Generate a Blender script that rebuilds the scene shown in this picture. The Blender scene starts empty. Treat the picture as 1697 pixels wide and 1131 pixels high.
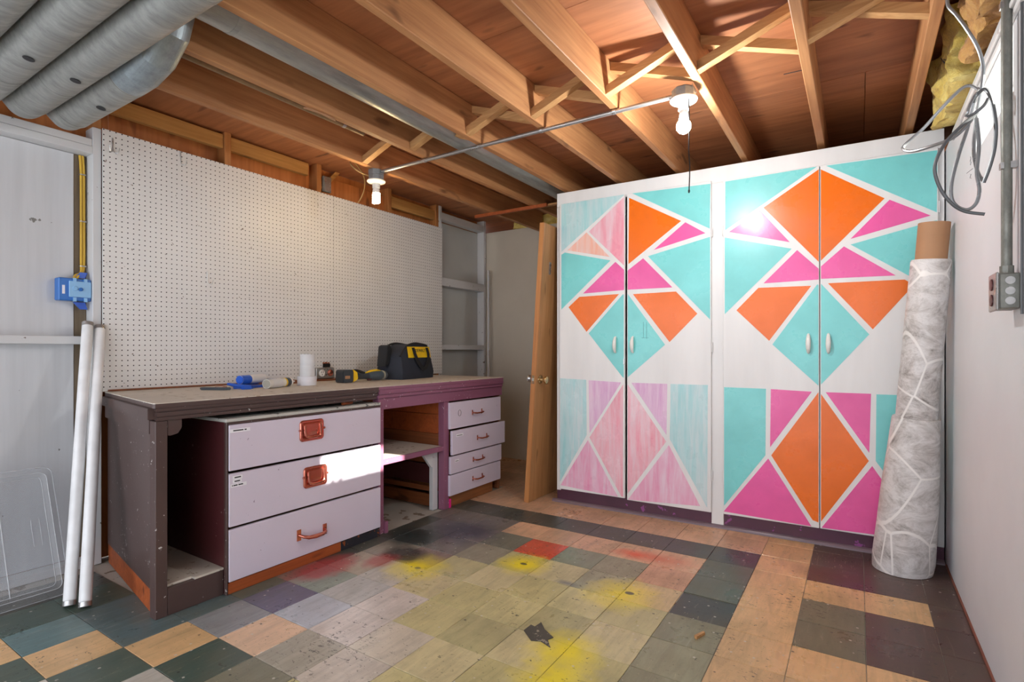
import bpy, bmesh, math, random
from mathutils import Vector, Matrix, noise
random.seed(7)
SC = bpy.context.scene
COL = SC.collection
PI = math.pi
rad = math.radians

def S(r, g, b):
    def f(c):
        c /= 255.0
        return c / 12.92 if c <= 0.04045 else ((c + 0.055) / 1.055) ** 2.4
    return (f(r), f(g), f(b), 1.0)

# ------------------------------------------------------------------ camera
cam_d = bpy.data.cameras.new('camera')
cam = bpy.data.objects.new('camera', cam_d)
COL.objects.link(cam)
cam_d.sensor_width = 36.0
cam_d.lens = 888.6 / 1697 * 36.0
cam_d.shift_y = (581.4 - 565.5) / 1697
cam_d.clip_start = 0.02
cam.location = (0, 0, 1.10)
cam.rotation_euler = (PI / 2, 0, rad(32.84))
SC.camera = cam

# ------------------------------------------------------------------ world and sun
W = bpy.data.worlds.new('world')
SC.world = W
W.use_nodes = True
bg = W.node_tree.nodes['Background']
bg.inputs[0].default_value = (0.91, 0.97, 1.06, 1)
WORLD_STRENGTH = 2.6
bg.inputs[1].default_value = WORLD_STRENGTH
BULB_W = 27.0
WARM_W = 5.5
SUN_W = 30.0

sun_d = bpy.data.lights.new('sun', 'SUN')
sun = bpy.data.objects.new('sun', sun_d)
COL.objects.link(sun)
sun_d.energy = SUN_W
sun_d.angle = rad(0.8)
sun_d.color = (1.0, 0.95, 0.87)
sun.rotation_euler = Vector((-2.77, -0.27, -1.46)).to_track_quat('-Z', 'Y').to_euler()
sun.location = (3, 2.5, 4)

SC.view_settings.view_transform = 'Standard'
SC.view_settings.look = 'None'
SC.view_settings.gamma = 1.0
SC.view_settings.use_curve_mapping = False
SC.view_settings.exposure = 0.27

# ------------------------------------------------------------------ materials
class NT:
    def __init__(self, name):
        self.m = bpy.data.materials.new(name)
        self.m.use_nodes = True
        self.t = self.m.node_tree
        self.b = self.t.nodes['Principled BSDF']
        self.out = self.t.nodes['Material Output']
    def n(self, typ, **kw):
        nd = self.t.nodes.new(typ)
        for k, v in kw.items():
            if k.startswith('i_'):
                key = k[2:]
                nd.inputs[int(key) if key.isdigit() else key.replace('_', ' ')].default_value = v
            else:
                setattr(nd, k, v)
        return nd
    def l(self, a, b):
        self.t.links.new(a, b)
    def math(self, op, a, b=None, c=None):
        nd = self.n('ShaderNodeMath', operation=op)
        for i, v in enumerate((a, b, c)):
            if v is None: continue
            if isinstance(v, (int, float)): nd.inputs[i].default_value = v
            else: self.l(v, nd.inputs[i])
        return nd.outputs[0]
    def mix(self, fac, a, b, mode='MIX'):
        nd = self.n('ShaderNodeMix', data_type='RGBA', blend_type=mode)
        for i, v in ((0, fac), (6, a), (7, b)):
            if isinstance(v, (int, float, tuple)): nd.inputs[i].default_value = v
            else: self.l(v, nd.inputs[i])
        return nd.outputs[2]
    def coords(self, scale=(1, 1, 1), rand=True, world=False):
        if world:
            src = self.n('ShaderNodeNewGeometry').outputs['Position']
        else:
            src = self.n('ShaderNodeTexCoord').outputs['Object']
        if rand:
            oi = self.n('ShaderNodeObjectInfo')
            add = self.n('ShaderNodeVectorMath', operation='ADD')
            mul = self.math('MULTIPLY', oi.outputs['Random'], 37.0)
            self.l(src, add.inputs[0]); self.l(mul, add.inputs[1])
            src = add.outputs[0]
        mp = self.n('ShaderNodeMapping')
        mp.inputs['Scale'].default_value = scale
        self.l(src, mp.inputs['Vector'])
        return mp.outputs[0]
    def noise(self, vec, scale=5, detail=4, rough=0.55, dist=0.0):
        nd = self.n('ShaderNodeTexNoise')
        nd.inputs['Scale'].default_value = scale
        nd.inputs['Detail'].default_value = detail
        nd.inputs['Roughness'].default_value = rough
        nd.inputs['Distortion'].default_value = dist
        self.l(vec, nd.inputs['Vector'])
        return nd.outputs['Fac']
    def ramp(self, fac, stops):
        nd = self.n('ShaderNodeValToRGB')
        e = nd.color_ramp.elements
        while len(e) < len(stops): e.new(0.5)
        for el, (p, c) in zip(e, stops):
            el.position = p
            el.color = c if isinstance(c, tuple) else (c, c, c, 1)
        self.l(fac, nd.inputs[0])
        return nd.outputs[0]
    def bump(self, h, strength=0.2, dist=0.01):
        nd = self.n('ShaderNodeBump')
        nd.inputs['Strength'].default_value = strength
        nd.inputs['Distance'].default_value = dist
        self.l(h, nd.inputs['Height'])
        self.l(nd.outputs[0], self.b.inputs['Normal'])
    def base(self, col):
        if isinstance(col, tuple): self.b.inputs['Base Color'].default_value = col
        else: self.l(col, self.b.inputs['Base Color'])
    def rough(self, r):
        if isinstance(r, (int, float)): self.b.inputs['Roughness'].default_value = r
        else: self.l(r, self.b.inputs['Roughness'])

def dk(c, f):
    return (c[0] * f, c[1] * f, c[2] * f, 1)

def plain(name, c, rough=0.5, metal=0.0):
    t = NT(name); t.rough(rough); t.b.inputs['Metallic'].default_value = metal
    v = t.noise(t.coords(), 9, 3)
    t.base(t.ramp(v, [(0.3, dk(c, 0.9)), (0.7, dk(c, 1.08))]))
    return t.m

def paint(name, c, rough=0.45, var=0.08, chip=None, amt=0.34, cscale=45, bump=0.08, streak=None):
    t = NT(name); t.rough(rough)
    v = t.coords()
    nz = t.noise(v, 2.2, 5)
    col = t.ramp(nz, [(0.3, dk(c, 1 - var)), (0.7, dk(c, 1 + var * 0.6))])
    if streak:
        s = t.noise(t.coords(streak), 1.0, 4)
        col = t.mix(0.5, col, t.ramp(s, [(0.35, dk(c, 0.86)), (0.65, dk(c, 1.05))]))
    if chip:
        ch = t.noise(v, cscale, 3, 0.6)
        big = t.noise(v, 5, 2)
        k = t.math('MULTIPLY_ADD', big, 0.35, ch)
        f = t.ramp(k, [(amt + 0.345, 1.0), (amt + 0.36, 0.0)])
        col = t.mix(f, col, chip)
    t.base(col)
    t.bump(t.noise(v, 60, 3), bump, 0.004)
    return t.m

def wood(name, c1, c2, axis='Y', rough=0.6, grain=16, dark=None, bump=0.15):
    t = NT(name); t.rough(rough)
    s = {'X': (1.1, grain, grain), 'Y': (grain, 1.1, grain), 'Z': (grain, grain, 1.1)}[axis]
    v = t.coords(s)
    a = t.noise(v, 1.0, 6, 0.6, 0.6)
    s2 = tuple(x * (4 if x > 2 else 2.2) for x in s)
    b_ = t.noise(t.coords(s2), 1.0, 3)
    col = t.ramp(a, [(0.25, c2), (0.72, c1)])
    col = t.mix(0.4, col, t.ramp(b_, [(0.3, dk(c2, 0.85)), (0.7, dk(c1, 1.05))]))
    kn = t.noise(t.coords(tuple(3.2 if x < 2 else 9 for x in s)), 1.0, 2)
    col = t.mix(t.ramp(kn, [(0.665, 0.0), (0.74, 0.8)]), col, dark or dk(c2, 0.35))
    blot = t.noise(t.coords(), 1.6, 3)
    col = t.mix(t.ramp(blot, [(0.45, 0.0), (0.7, 0.4)]), col, dk(c2, 0.62))
    t.base(col)
    t.bump(b_, bump, 0.004)
    return t.m

def metal(name, c, rough=0.4, metallic=0.75, var=0.25, scale=(3, 3, 3)):
    t = NT(name); t.b.inputs['Metallic'].default_value = metallic
    v = t.coords(scale)
    a = t.noise(v, 3, 6, 0.7)
    t.base(t.ramp(a, [(0.3, dk(c, 1 - var)), (0.7, dk(c, 1 + var * 0.4))]))
    t.rough(t.ramp(a, [(0.3, rough + 0.12), (0.7, max(0.05, rough - 0.1))]))
    t.bump(t.noise(v, 8, 4), 0.06, 0.01)
    return t.m

M = {}
M['joist'] = wood('joist wood', S(205, 150, 98), S(158, 100, 58), 'Y', 0.62, 15)
M['strut'] = wood('strut wood', S(214, 168, 112), S(172, 118, 68), 'X', 0.62, 22)
M['ply'] = wood('plywood ceiling', S(196, 130, 84), S(142, 84, 50), 'X', 0.62, 7, bump=0.1)
M['stud'] = wood('stud wood', S(196, 134, 76), S(150, 92, 46), 'Z', 0.65, 16)
M['block'] = wood('block wood', S(208, 158, 92), S(170, 116, 58), 'Y', 0.65, 16)
M['sheath'] = wood('sheathing plywood', S(208, 132, 70), S(166, 92, 42), 'Z', 0.65, 9)
M['doorwood'] = wood('door wood', S(198, 150, 100), S(160, 112, 66), 'Z', 0.5, 20)
M['dooredge'] = wood('door edge wood', S(200, 138, 80), S(168, 104, 54), 'Z', 0.5, 20)
M['orangewood'] = wood('bare orange wood', S(182, 92, 40), S(134, 60, 24), 'Y', 0.55, 18)
M['plank'] = wood('brown plank', S(150, 86, 44), S(104, 54, 28), 'X', 0.55, 18)
M['brownwood'] = wood('kick wood', S(168, 108, 62), S(120, 72, 40), 'Y', 0.6, 18)
M['white'] = paint('cupboard white', S(232, 230, 228), 0.4, 0.03, streak=(6, 6, 0.8))
M['wallwhite'] = paint('right wall white', S(222, 222, 224), 0.5, 0.05)
M['panelwhite'] = paint('painted panel', S(205, 206, 208), 0.5, 0.05, streak=(20, 20, 1.0), chip=S(120, 118, 114), amt=0.075, cscale=18)
M['framewhite'] = paint('painted framing', S(208, 208, 208), 0.5, 0.05, chip=S(110, 100, 90), amt=0.10, cscale=35)
M['greywall'] = paint('taupe wall', S(200, 190, 174), 0.55, 0.06)
M['greybay'] = paint('grey bay', S(190, 190, 186), 0.5, 0.08)
M['lilac'] = paint('lilac drawer', S(216, 206, 220), 0.38, 0.04, chip=S(150, 130, 150), amt=0.065, cscale=40)
M['maroon'] = paint('maroon carcass', S(80, 38, 40), 0.4, 0.2, chip=S(170, 150, 150), amt=0.08, cscale=60)
M['brownpaint'] = paint('brown paint', S(80, 61, 57), 0.42, 0.15, chip=S(196, 190, 186), amt=0.115, cscale=60)
M['mauve'] = paint('mauve paint', S(142, 88, 112), 0.4, 0.12, chip=S(214, 196, 204), amt=0.12, cscale=60)
M['plinth'] = paint('plum plinth', S(86, 46, 66), 0.35, 0.25, chip=S(140, 70, 130), amt=0.17, cscale=14)
M['benchtop'] = paint('worn bench top', S(206, 196, 182), 0.6, 0.12, chip=S(160, 142, 120), amt=0.17, cscale=22)
M['greytop'] = paint('grey chest top', S(190, 188, 180), 0.6, 0.15, chip=S(90, 88, 86), amt=0.19, cscale=25)
M['blackpaint'] = paint('black kick paint', S(40, 42, 50), 0.5, 0.2, chip=S(150, 80, 40), amt=0.19, cscale=40)
M['concrete'] = paint('slab concrete', S(176, 168, 156), 0.8, 0.18, chip=S(120, 104, 88), amt=0.18, cscale=12)
M['galv'] = metal('galvanised duct', S(168, 169, 164), 0.42, 0.55, 0.34, (9, 1.2, 9))
M['galv2'] = metal('galvanised elbow', S(158, 168, 172), 0.4, 0.55, 0.3, (6, 6, 6))
M['conduit'] = metal('steel conduit', S(182, 180, 178), 0.32, 0.8, 0.15, (2, 9, 9))
M['darkmetal'] = metal('dark painted steel', S(136, 136, 128), 0.5, 0.5, 0.4, (9, 9, 4))
M['copper'] = metal('copper pull', S(216, 132, 112), 0.2, 0.9, 0.2)
M['nickel'] = metal('worn brass knob', S(206, 184, 140), 0.2, 0.95, 0.1)
M['steel'] = metal('bright steel', S(196, 196, 194), 0.3, 0.9, 0.1)
M['porcelain'] = plain('porcelain', S(238, 236, 230), 0.2)
M['black'] = plain('black rubber', S(24, 24, 26), 0.5)
M['void'] = plain('dark hole', S(18, 15, 13), 0.8)
M['cardboard'] = paint('cardboard core', S(176, 132, 96), 0.7, 0.08, streak=(3, 3, 9))
M['bluebox'] = paint('blue plastic box', S(40, 110, 190), 0.3, 0.15)
M['bluelight'] = paint('pale blue plaster guard', S(140, 190, 232), 0.35, 0.14)
M['blue'] = paint('blue plastic', S(36, 88, 190), 0.3, 0.1)
M['bluefilm'] = plain('shiny blue film', S(40, 100, 215), 0.16)
M['yellowcable'] = plain('yellow cable sheath', S(214, 172, 60), 0.45)
M['tancable'] = plain('tan cable sheath', S(196, 160, 100), 0.45)
M['greycable'] = metal('grey cable', S(150, 152, 154), 0.32, 0.45, 0.15)
M['darkcable'] = plain('dark cable', S(92, 94, 96), 0.35)
M['tubewhite'] = plain('tube glass white', S(232, 232, 232), 0.15)
M['tapewhite'] = plain('white tape', S(232, 231, 236), 0.4)
M['paper'] = paint('grey white paper', S(222, 222, 222), 0.6, 0.06, streak=(4, 4, 12))
M['yellow'] = plain('tool yellow', S(246, 204, 30), 0.4)
M['tooldark'] = plain('tool dark grey', S(54, 60, 66), 0.45)
M['toolblue'] = plain('tool slate', S(78, 92, 102), 0.4)
M['bagnavy'] = paint('bag fabric', S(40, 46, 58), 0.75, 0.2, bump=0.3)
M['bagblack'] = paint('bag strap fabric', S(30, 31, 34), 0.7, 0.15, bump=0.3)
M['label'] = plain('label strip', S(238, 236, 240), 0.4)
M['ink'] = plain('dark print', S(40, 38, 44), 0.5)
M['shoe'] = paint('shoe moulding', S(120, 100, 108), 0.28, 0.2)
M['rust'] = paint('red brown edge', S(140, 84, 66), 0.6, 0.2)
M['hotpink'] = plain('hot pink paint', S(226, 40, 130), 0.4)
M['insul2'] = None

def insulation(name, c1, c2, c3):
    t = NT(name); t.rough(0.95)
    v = t.coords()
    a = t.noise(v, 9, 8, 0.7, 0.6)
    col = t.ramp(a, [(0.28, c3), (0.48, c2), (0.68, c1)])
    t.base(col)
    t.bump(t.noise(v, 40, 6, 0.7), 0.8, 0.02)
    t.b.inputs['Sheen Weight'].default_value = 0.2
    return t.m
M['insul'] = insulation('yellow insulation', S(244, 226, 140), S(226, 196, 96), S(170, 132, 58))
M['insul2'] = insulation('browned insulation', S(226, 180, 100), S(196, 142, 76), S(130, 86, 46))

def pegboard_mat():
    t = NT('pegboard white'); t.rough(0.42)
    tc = t.n('ShaderNodeNewGeometry').outputs['Position']
    sp = t.n('ShaderNodeSeparateXYZ'); t.l(tc, sp.inputs[0])
    def cell(o):
        d = t.math('DIVIDE', o, 0.0272)
        f = t.math('FRACT', t.math('ADD', d, 200.0))
        k = t.math('SUBTRACT', f, 0.5)
        return t.math('MULTIPLY', k, k)
    d2 = t.math('ADD', cell(sp.outputs['Y']), cell(sp.outputs['Z']))
    hole = t.math('LESS_THAN', d2, 0.0145)
    v = t.coords(rand=False)
    nz = t.noise(v, 2.0, 5)
    c = S(228, 226, 222)
    col = t.ramp(nz, [(0.3, dk(c, 0.93)), (0.7, dk(c, 1.03))])
    ch = t.noise(v, 34, 3, 0.6)
    col = t.mix(t.ramp(ch, [(0.27, 1.0), (0.285, 0.0)]), col, S(120, 104, 92))
    col = t.mix(hole, col, S(30, 24, 20))
    t.base(col)
    t.bump(t.math('SUBTRACT', 1.0, hole), 0.6, 0.004)
    return t.m
M['peg'] = pegboard_mat()

def door_paint(name, c, rough=0.28, wash=None):
    t = NT(name)
    v = t.coords()
    a = t.noise(v, 4, 6, 0.6)
    col = t.ramp(a, [(0.3, dk(c, 0.9)), (0.7, dk(c, 1.08))])
    if wash:
        s = t.noise(t.coords((26, 26, 2.6)), 1.0, 5, 0.65, 0.4)
        col = t.mix(t.ramp(s, [(0.34, 0.15), (0.66, 0.85)]), col, wash)
    t.base(col)
    t.rough(t.ramp(a, [(0.3, rough + 0.1), (0.7, rough - 0.06)]))
    t.bump(t.noise(v, 55, 4), 0.12, 0.003)
    return t.m
M['scratch'] = plain('dark teal scratch', S(60, 130, 134), 0.5)
M['teal'] = door_paint('teal paint', S(126, 212, 210))
M['orange'] = door_paint('orange paint', S(240, 112, 14))
M['pink'] = door_paint('pink paint', S(236, 94, 164))
M['teal_wash'] = door_paint('washed teal', S(150, 212, 214), wash=S(212, 222, 224))
M['pink_wash'] = door_paint('washed pink', S(238, 140, 160), wash=S(236, 214, 220))
M['pink_wash2'] = door_paint('washed rose', S(234, 140, 180), wash=S(236, 212, 224))
M['peach_wash'] = door_paint('washed peach', S(246, 170, 140), wash=S(238, 214, 210))
M['lilac_wash'] = door_paint('washed lilac', S(214, 150, 200), wash=S(232, 206, 222))

def vinyl_mat():
    t = NT('marbled vinyl'); t.rough(0.45)
    v = t.coords(rand=False)
    a = t.noise(t.coords((4, 4, 7), rand=False), 1.6, 10, 0.78, 0.6)
    col = t.ramp(a, [(0.32, S(112, 102, 96)), (0.45, S(190, 184, 180)), (0.58, S(224, 220, 218)), (0.72, S(160, 152, 146))])
    vo = t.n('ShaderNodeTexVoronoi', feature='DISTANCE_TO_EDGE')
    vo.inputs['Scale'].default_value = 1.0
    mp = t.coords((4.6, 4.6, 3.4), rand=False)
    t.l(mp, vo.inputs['Vector'])
    col = t.mix(t.ramp(vo.outputs['Distance'], [(0.012, 1.0), (0.022, 0.0)]), col, S(238, 234, 230))
    t.base(col)
    return t.m
M['vinyl'] = vinyl_mat()

def plastic_clear():
    t = NT('clear plastic')
    tr = t.n('ShaderNodeBsdfTransparent'); tr.inputs[0].default_value = (0.93, 0.94, 0.95, 1)
    t.base(S(225, 228, 230)); t.rough(0.15)
    mx = t.n('ShaderNodeMixShader'); mx.inputs[0].default_value = 0.16
    t.l(tr.outputs[0], mx.inputs[1]); t.l(t.b.outputs[0], mx.inputs[2])
    t.l(mx.outputs[0], t.out.inputs[0])
    return t.m
M['clear'] = plastic_clear()
def plastic_rim():
    t = NT('clear plastic edge')
    tr = t.n('ShaderNodeBsdfTransparent'); tr.inputs[0].default_value = (0.95, 0.95, 0.96, 1)
    t.base(S(235, 236, 238)); t.rough(0.15)
    mx = t.n('ShaderNodeMixShader'); mx.inputs[0].default_value = 0.5
    t.l(tr.outputs[0], mx.inputs[1]); t.l(t.b.outputs[0], mx.inputs[2])
    t.l(mx.outputs[0], t.out.inputs[0])
    return t.m
M['clearrim'] = plastic_rim()
def glass_mat():
    t = NT('window glass')
    tr = t.n('ShaderNodeBsdfTransparent'); tr.inputs[0].default_value = (0.94, 0.96, 0.95, 1)
    gl = t.n('ShaderNodeBsdfGlossy'); gl.inputs['Roughness'].default_value = 0.02
    fr = t.n('ShaderNodeFresnel'); fr.inputs[0].default_value = 1.45
    mx = t.n('ShaderNodeMixShader')
    t.l(fr.outputs[0], mx.inputs[0]); t.l(tr.outputs[0], mx.inputs[1]); t.l(gl.outputs[0], mx.inputs[2])
    t.l(mx.outputs[0], t.out.inputs[0])
    return t.m
M['glass'] = glass_mat()
def emit(name, c, s):
    t = NT(name)
    em = t.n('ShaderNodeEmission'); em.inputs[0].default_value = c; em.inputs[1].default_value = s
    t.l(em.outputs[0], t.out.inputs[0])
    return t.m

def tile_mat():
    t = NT('floor tile')
    oi = t.n('ShaderNodeObjectInfo')
    base = oi.outputs['Color']
    v = t.coords(world=False)
    st = t.noise(t.coords((30, 4, 10)), 1.0, 6, 0.65, 0.8)
    col = t.mix(t.ramp(st, [(0.3, 0.26), (0.56, 0.0)]), base, (0.03, 0.03, 0.028, 1))
    col = t.mix(t.ramp(st, [(0.6, 0.0), (0.78, 0.35)]), col, (0.55, 0.5, 0.42, 1))
    w = t.coords(rand=False, world=True)
    gr = t.noise(w, 3.2, 7, 0.68)
    col = t.mix(t.ramp(gr, [(0.36, 0.3), (0.56, 0.0)]), col, S(118, 110, 88))
    # paint sprays and stains, each with its own place on the floor
    pos = t.n('ShaderNodeNewGeometry').outputs['Position']
    wob = t.noise(w, 14, 4)
    def spot(x, y, r, c, k=1.0, stretch=1.0, soft=0.9):
        nonlocal col
        sub = t.n('ShaderNodeVectorMath', operation='SUBTRACT'); t.l(pos, sub.inputs[0]); sub.inputs[1].default_value = (x, y, 0)
        sc = t.n('ShaderNodeVectorMath', operation='MULTIPLY'); t.l(sub.outputs[0], sc.inputs[0]); sc.inputs[1].default_value = (1 / r, 1 / (r * stretch), 0)
        ln = t.n('ShaderNodeVectorMath', operation='LENGTH'); t.l(sc.outputs[0], ln.inputs[0])
        d = t.math('ADD', ln.outputs['Value'], t.math('MULTIPLY_ADD', wob, 0.7, -0.35))
        f = t.ramp(d, [(max(0.02, 1 - soft), k), (1.0, 0.0)])
        col = t.mix(f, col, c)
    Y_ = S(240, 218, 20)
    spot(-1.887, 2.026, 0.19, Y_, 0.8, 1.0, 0.85); spot(-1.448, 2.355, 0.16, Y_, 0.95, 1.0, 0.85)
    spot(-0.90, 2.30, 0.20, Y_, 0.8, 1.0, 0.9); spot(-0.90, 1.75, 0.17, Y_, 0.9, 1.0, 0.85); spot(-0.85, 1.57, 0.17, Y_, 0.85, 1.0, 0.85)
    spot(-1.448, 2.355, 0.022, S(70, 68, 60), 0.9, 0.7, 0.3); spot(-0.87, 2.33, 0.024, S(70, 68, 66), 0.9, 0.7, 0.3); spot(-1.87, 2.02, 0.02, S(110, 106, 80), 0.8, 0.8, 0.4)
    spot(-2.02, 2.58, 0.30, S(58, 58, 72), 0.8, 0.9, 0.7); spot(-2.22, 2.33, 0.20, S(46, 50, 50), 0.85, 1.0, 0.6); spot(-2.06, 2.12, 0.15, S(62, 56, 56), 0.85, 0.8, 0.4)
    spot(-1.0, 2.79, 0.16, S(226, 84, 40), 0.9, 0.5); spot(-0.85, 2.80, 0.20, S(206, 110, 70), 0.7, 0.6)
    spot(-2.27, 1.77, 0.14, S(168, 60, 62), 0.8, 1.6, 0.5); spot(-2.10, 1.99, 0.10, S(160, 64, 62), 0.7, 1.2, 0.5)
    spot(-1.98, 2.60, 0.2, S(60, 58, 70), 0.85, 0.7, 0.6); spot(-2.2, 2.36, 0.16, S(50, 56, 54), 0.8, 1.0, 0.6)
    spot(-1.16, 2.27, 0.07, S(70, 74, 100), 0.7, 0.5)
    spot(-0.62, 1.66, 0.06, S(52, 50, 48), 0.8, 0.6, 0.3)
    spot(-0.15, 3.05, 0.2, S(96, 34, 38), 0.5, 0.6)
    # flecks
    vo = t.n('ShaderNodeTexVoronoi'); vo.inputs['Scale'].default_value = 16; vo.inputs['Randomness'].default_value = 1.0
    t.l(w, vo.inputs['Vector'])
    col = t.mix(t.ramp(vo.outputs['Distance'], [(0.07, 0.75), (0.09, 0.0)]), col, S(206, 198, 184))
    vo2 = t.n('ShaderNodeTexVoronoi'); vo2.inputs['Scale'].default_value = 11
    t.l(t.coords((1.0, 1.3, 1), rand=False, world=True), vo2.inputs['Vector'])
    col = t.mix(t.ramp(vo2.outputs['Distance'], [(0.055, 0.85), (0.075, 0.0)]), col, S(52, 48, 44))
    clump = t.noise(w, 2.6, 3)
    sc2 = t.noise(t.coords((34, 60, 1), rand=False, world=True), 1.0, 5, 0.72, 1.0)
    col = t.mix(t.ramp(t.math('MULTIPLY_ADD', clump, 0.35, sc2), [(0.80, 0.0), (0.84, 0.85)]), col, S(58, 54, 46))
    sc3 = t.noise(t.coords((120, 16, 1), rand=False, world=True), 1.0, 4, 0.7, 0.8)
    col = t.mix(t.ramp(t.math('MULTIPLY_ADD', clump, -0.30, sc3), [(0.53, 0.0), (0.57, 0.7)]), col, S(196, 176, 140))
    sp3 = t.noise(w, 130, 2, 0.5)
    col = t.mix(t.ramp(sp3, [(0.70, 0.0), (0.74, 0.7)]), col, S(66, 62, 54))
    t.base(col)
    t.rough(t.ramp(gr, [(0.3, 0.48), (0.65, 0.24)]))
    t.b.inputs['Specular IOR Level'].default_value = 0.45
    t.bump(t.noise(w, 30, 5, 0.65), 0.12, 0.004)
    return t.m
M['tile'] = tile_mat()

# ------------------------------------------------------------------ mesh helpers
class B:
    def __init__(self): self.bm = bmesh.new()
    def box(self, x0, x1, y0, y1, z0, z1, bev=0.0):
        ps = [(x0, y0, z0), (x1, y0, z0), (x1, y1, z0), (x0, y1, z0), (x0, y0, z1), (x1, y0, z1), (x1, y1, z1), (x0, y1, z1)]
        v = [self.bm.verts.new(p) for p in ps]
        fs = [self.bm.faces.new([v[i] for i in f]) for f in ((3, 2, 1, 0), (4, 5, 6, 7), (0, 1, 5, 4), (1, 2, 6, 5), (2, 3, 7, 6), (3, 0, 4, 7))]
        if bev:
            es = list({e for f in fs for e in f.edges})
            bmesh.ops.bevel(self.bm, geom=es, offset=bev, segments=1, affect='EDGES')
        return self
    def prism(self, pts, axis, a, b, bev=0.0):
        # pts in the plane perpendicular to axis; axis X:(y,z) Y:(x,z) Z:(x,y)
        def mk(p, h):
            return {'X': (h, p[0], p[1]), 'Y': (p[0], h, p[1]), 'Z': (p[0], p[1], h)}[axis]
        lo = [self.bm.verts.new(mk(p, a)) for p in pts]
        hi = [self.bm.verts.new(mk(p, b)) for p in pts]
        n = len(pts)
        fs = [self.bm.faces.new(lo[::-1]), self.bm.faces.new(hi)]
        for i in range(n):
            fs.append(self.bm.faces.new((lo[i], lo[(i + 1) % n], hi[(i + 1) % n], hi[i])))
        if bev:
            es = list({e for f in fs for e in f.edges})
            bmesh.ops.bevel(self.bm, geom=es, offset=bev, segments=2, affect='EDGES')
        bmesh.ops.recalc_face_normals(self.bm, faces=self.bm.faces[:])
        return self
    def rings(self, rings, cap=True):
        vs = [[self.bm.verts.new(p) for p in r] for r in rings]
        n = len(rings[0])
        for a, b in zip(vs, vs[1:]):
            for i in range(n):
                self.bm.faces.new((a[i], a[(i + 1) % n], b[(i + 1) % n], b[i]))
        if cap:
            self.bm.faces.new(vs[0][::-1]); self.bm.faces.new(vs[-1])
        return self
    def tube(self, pts, r, seg=10, cap=True, smooth=0):
        P = [Vector(p) for p in pts]
        if smooth:
            Q = []
            for i in range(len(P) - 1):
                p0 = P[max(i - 1, 0)]; p1 = P[i]; p2 = P[i + 1]; p3 = P[min(i + 2, len(P) - 1)]
                for k in range(smooth):
                    s = k / smooth
                    Q.append(0.5 * ((2 * p1) + (p2 - p0) * s + (2 * p0 - 5 * p1 + 4 * p2 - p3) * s * s + (3 * p1 - p0 - 3 * p2 + p3) * s ** 3))
            Q.append(P[-1]); P = Q
        rs = r if isinstance(r, (list, tuple)) else [r] * len(P)
        out = []; up = None
        for i, p in enumerate(P):
            d = (P[min(i + 1, len(P) - 1)] - P[max(i - 1, 0)]).normalized()
            if up is None:
                up = Vector((0, 0, 1)) if abs(d.z) < 0.9 else Vector((1, 0, 0))
            a = d.cross(up).normalized(); up = a.cross(d).normalized()
            # mitre at bends
            k = 1.0
            if 0 < i < len(P) - 1:
                c = (P[i] - P[i - 1]).normalized().dot((P[i + 1] - P[i]).normalized())
                k = 1.0 / max(0.6, math.sqrt(max(0.0, (1 + c) / 2)))
            out.append([p + (a * math.cos(2 * PI * j / seg) + up * math.sin(2 * PI * j / seg)) * rs[i] for j in range(seg)])
        return self.rings(out, cap)
    def lathe(self, prof, seg=24, origin=(0, 0, 0), direction=(0, 0, 1)):
        # prof: list of (radius, height)
        o = Vector(origin); q = Vector((0, 0, 1)).rotation_difference(Vector(direction).normalized())
        rs = []
        for r, h in prof:
            rs.append([o + q @ Vector((max(r, 1e-4) * math.cos(2 * PI * j / seg), max(r, 1e-4) * math.sin(2 * PI * j / seg), h)) for j in range(seg)])
        return self.rings(rs)
    def sphere(self, c, r, sx=1, sy=1, sz=1, seg=16, rng=10):
        m = Matrix.Translation(c) @ Matrix.Diagonal((r * sx, r * sy, r * sz, 1))
        bmesh.ops.create_uvsphere(self.bm, u_segments=seg, v_segments=rng, radius=1, matrix=m)
        return self

def wloc(o):
    v = Vector((0, 0, 0))
    while o is not None:
        v = v + o.location; o = o.parent
    return v

def fin(name, b, mat, parent=None, local=False, smooth=False):
    me = bpy.data.meshes.new(name)
    bm = b.bm
    bmesh.ops.recalc_face_normals(bm, faces=bm.faces[:])
    off = Vector((0, 0, 0))
    o = bpy.data.objects.new(name, me)
    if parent is None and not local:
        # origin at the bottom centre of the thing
        xs = [v.co for v in bm.verts]
        lo = Vector((min(c.x for c in xs), min(c.y for c in xs), min(c.z for c in xs)))
        hi = Vector((max(c.x for c in xs), max(c.y for c in xs), max(c.z for c in xs)))
        off = Vector(((lo.x + hi.x) / 2, (lo.y + hi.y) / 2, lo.z))
        o.location = off
    elif parent is not None:
        o.parent = parent
        if not local: off = wloc(parent)
    if off.length: bmesh.ops.translate(bm, vec=-off, verts=bm.verts[:])
    bm.to_mesh(me); bm.free()
    if smooth:
        for p in me.polygons: p.use_smooth = True
        try:
            me.set_sharp_from_angle(angle=rad(38))
        except Exception:
            pass
    me.materials.append(M[mat] if isinstance(mat, str) else mat)
    COL.objects.link(o)
    return o

def tag(o, label, cat, group=None):
    o['label'] = label; o['category'] = cat
    if group: o['group'] = group
    return o

def thing(name, label, cat, loc, rotz=0.0, group=None):
    o = bpy.data.objects.new(name, None)
    o.empty_display_size = 0.05
    o.location = loc; o.rotation_euler = (0, 0, rotz)
    COL.objects.link(o)
    return tag(o, label, cat, group)

def struct_empty(name, loc=(0, 0, 0)):
    o = bpy.data.objects.new(name, None); o.empty_display_size = 0.05; o.location = loc
    COL.objects.link(o); o['kind'] = 'structure'
    return o

def struct(o):
    o['kind'] = 'structure'; return o

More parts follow.
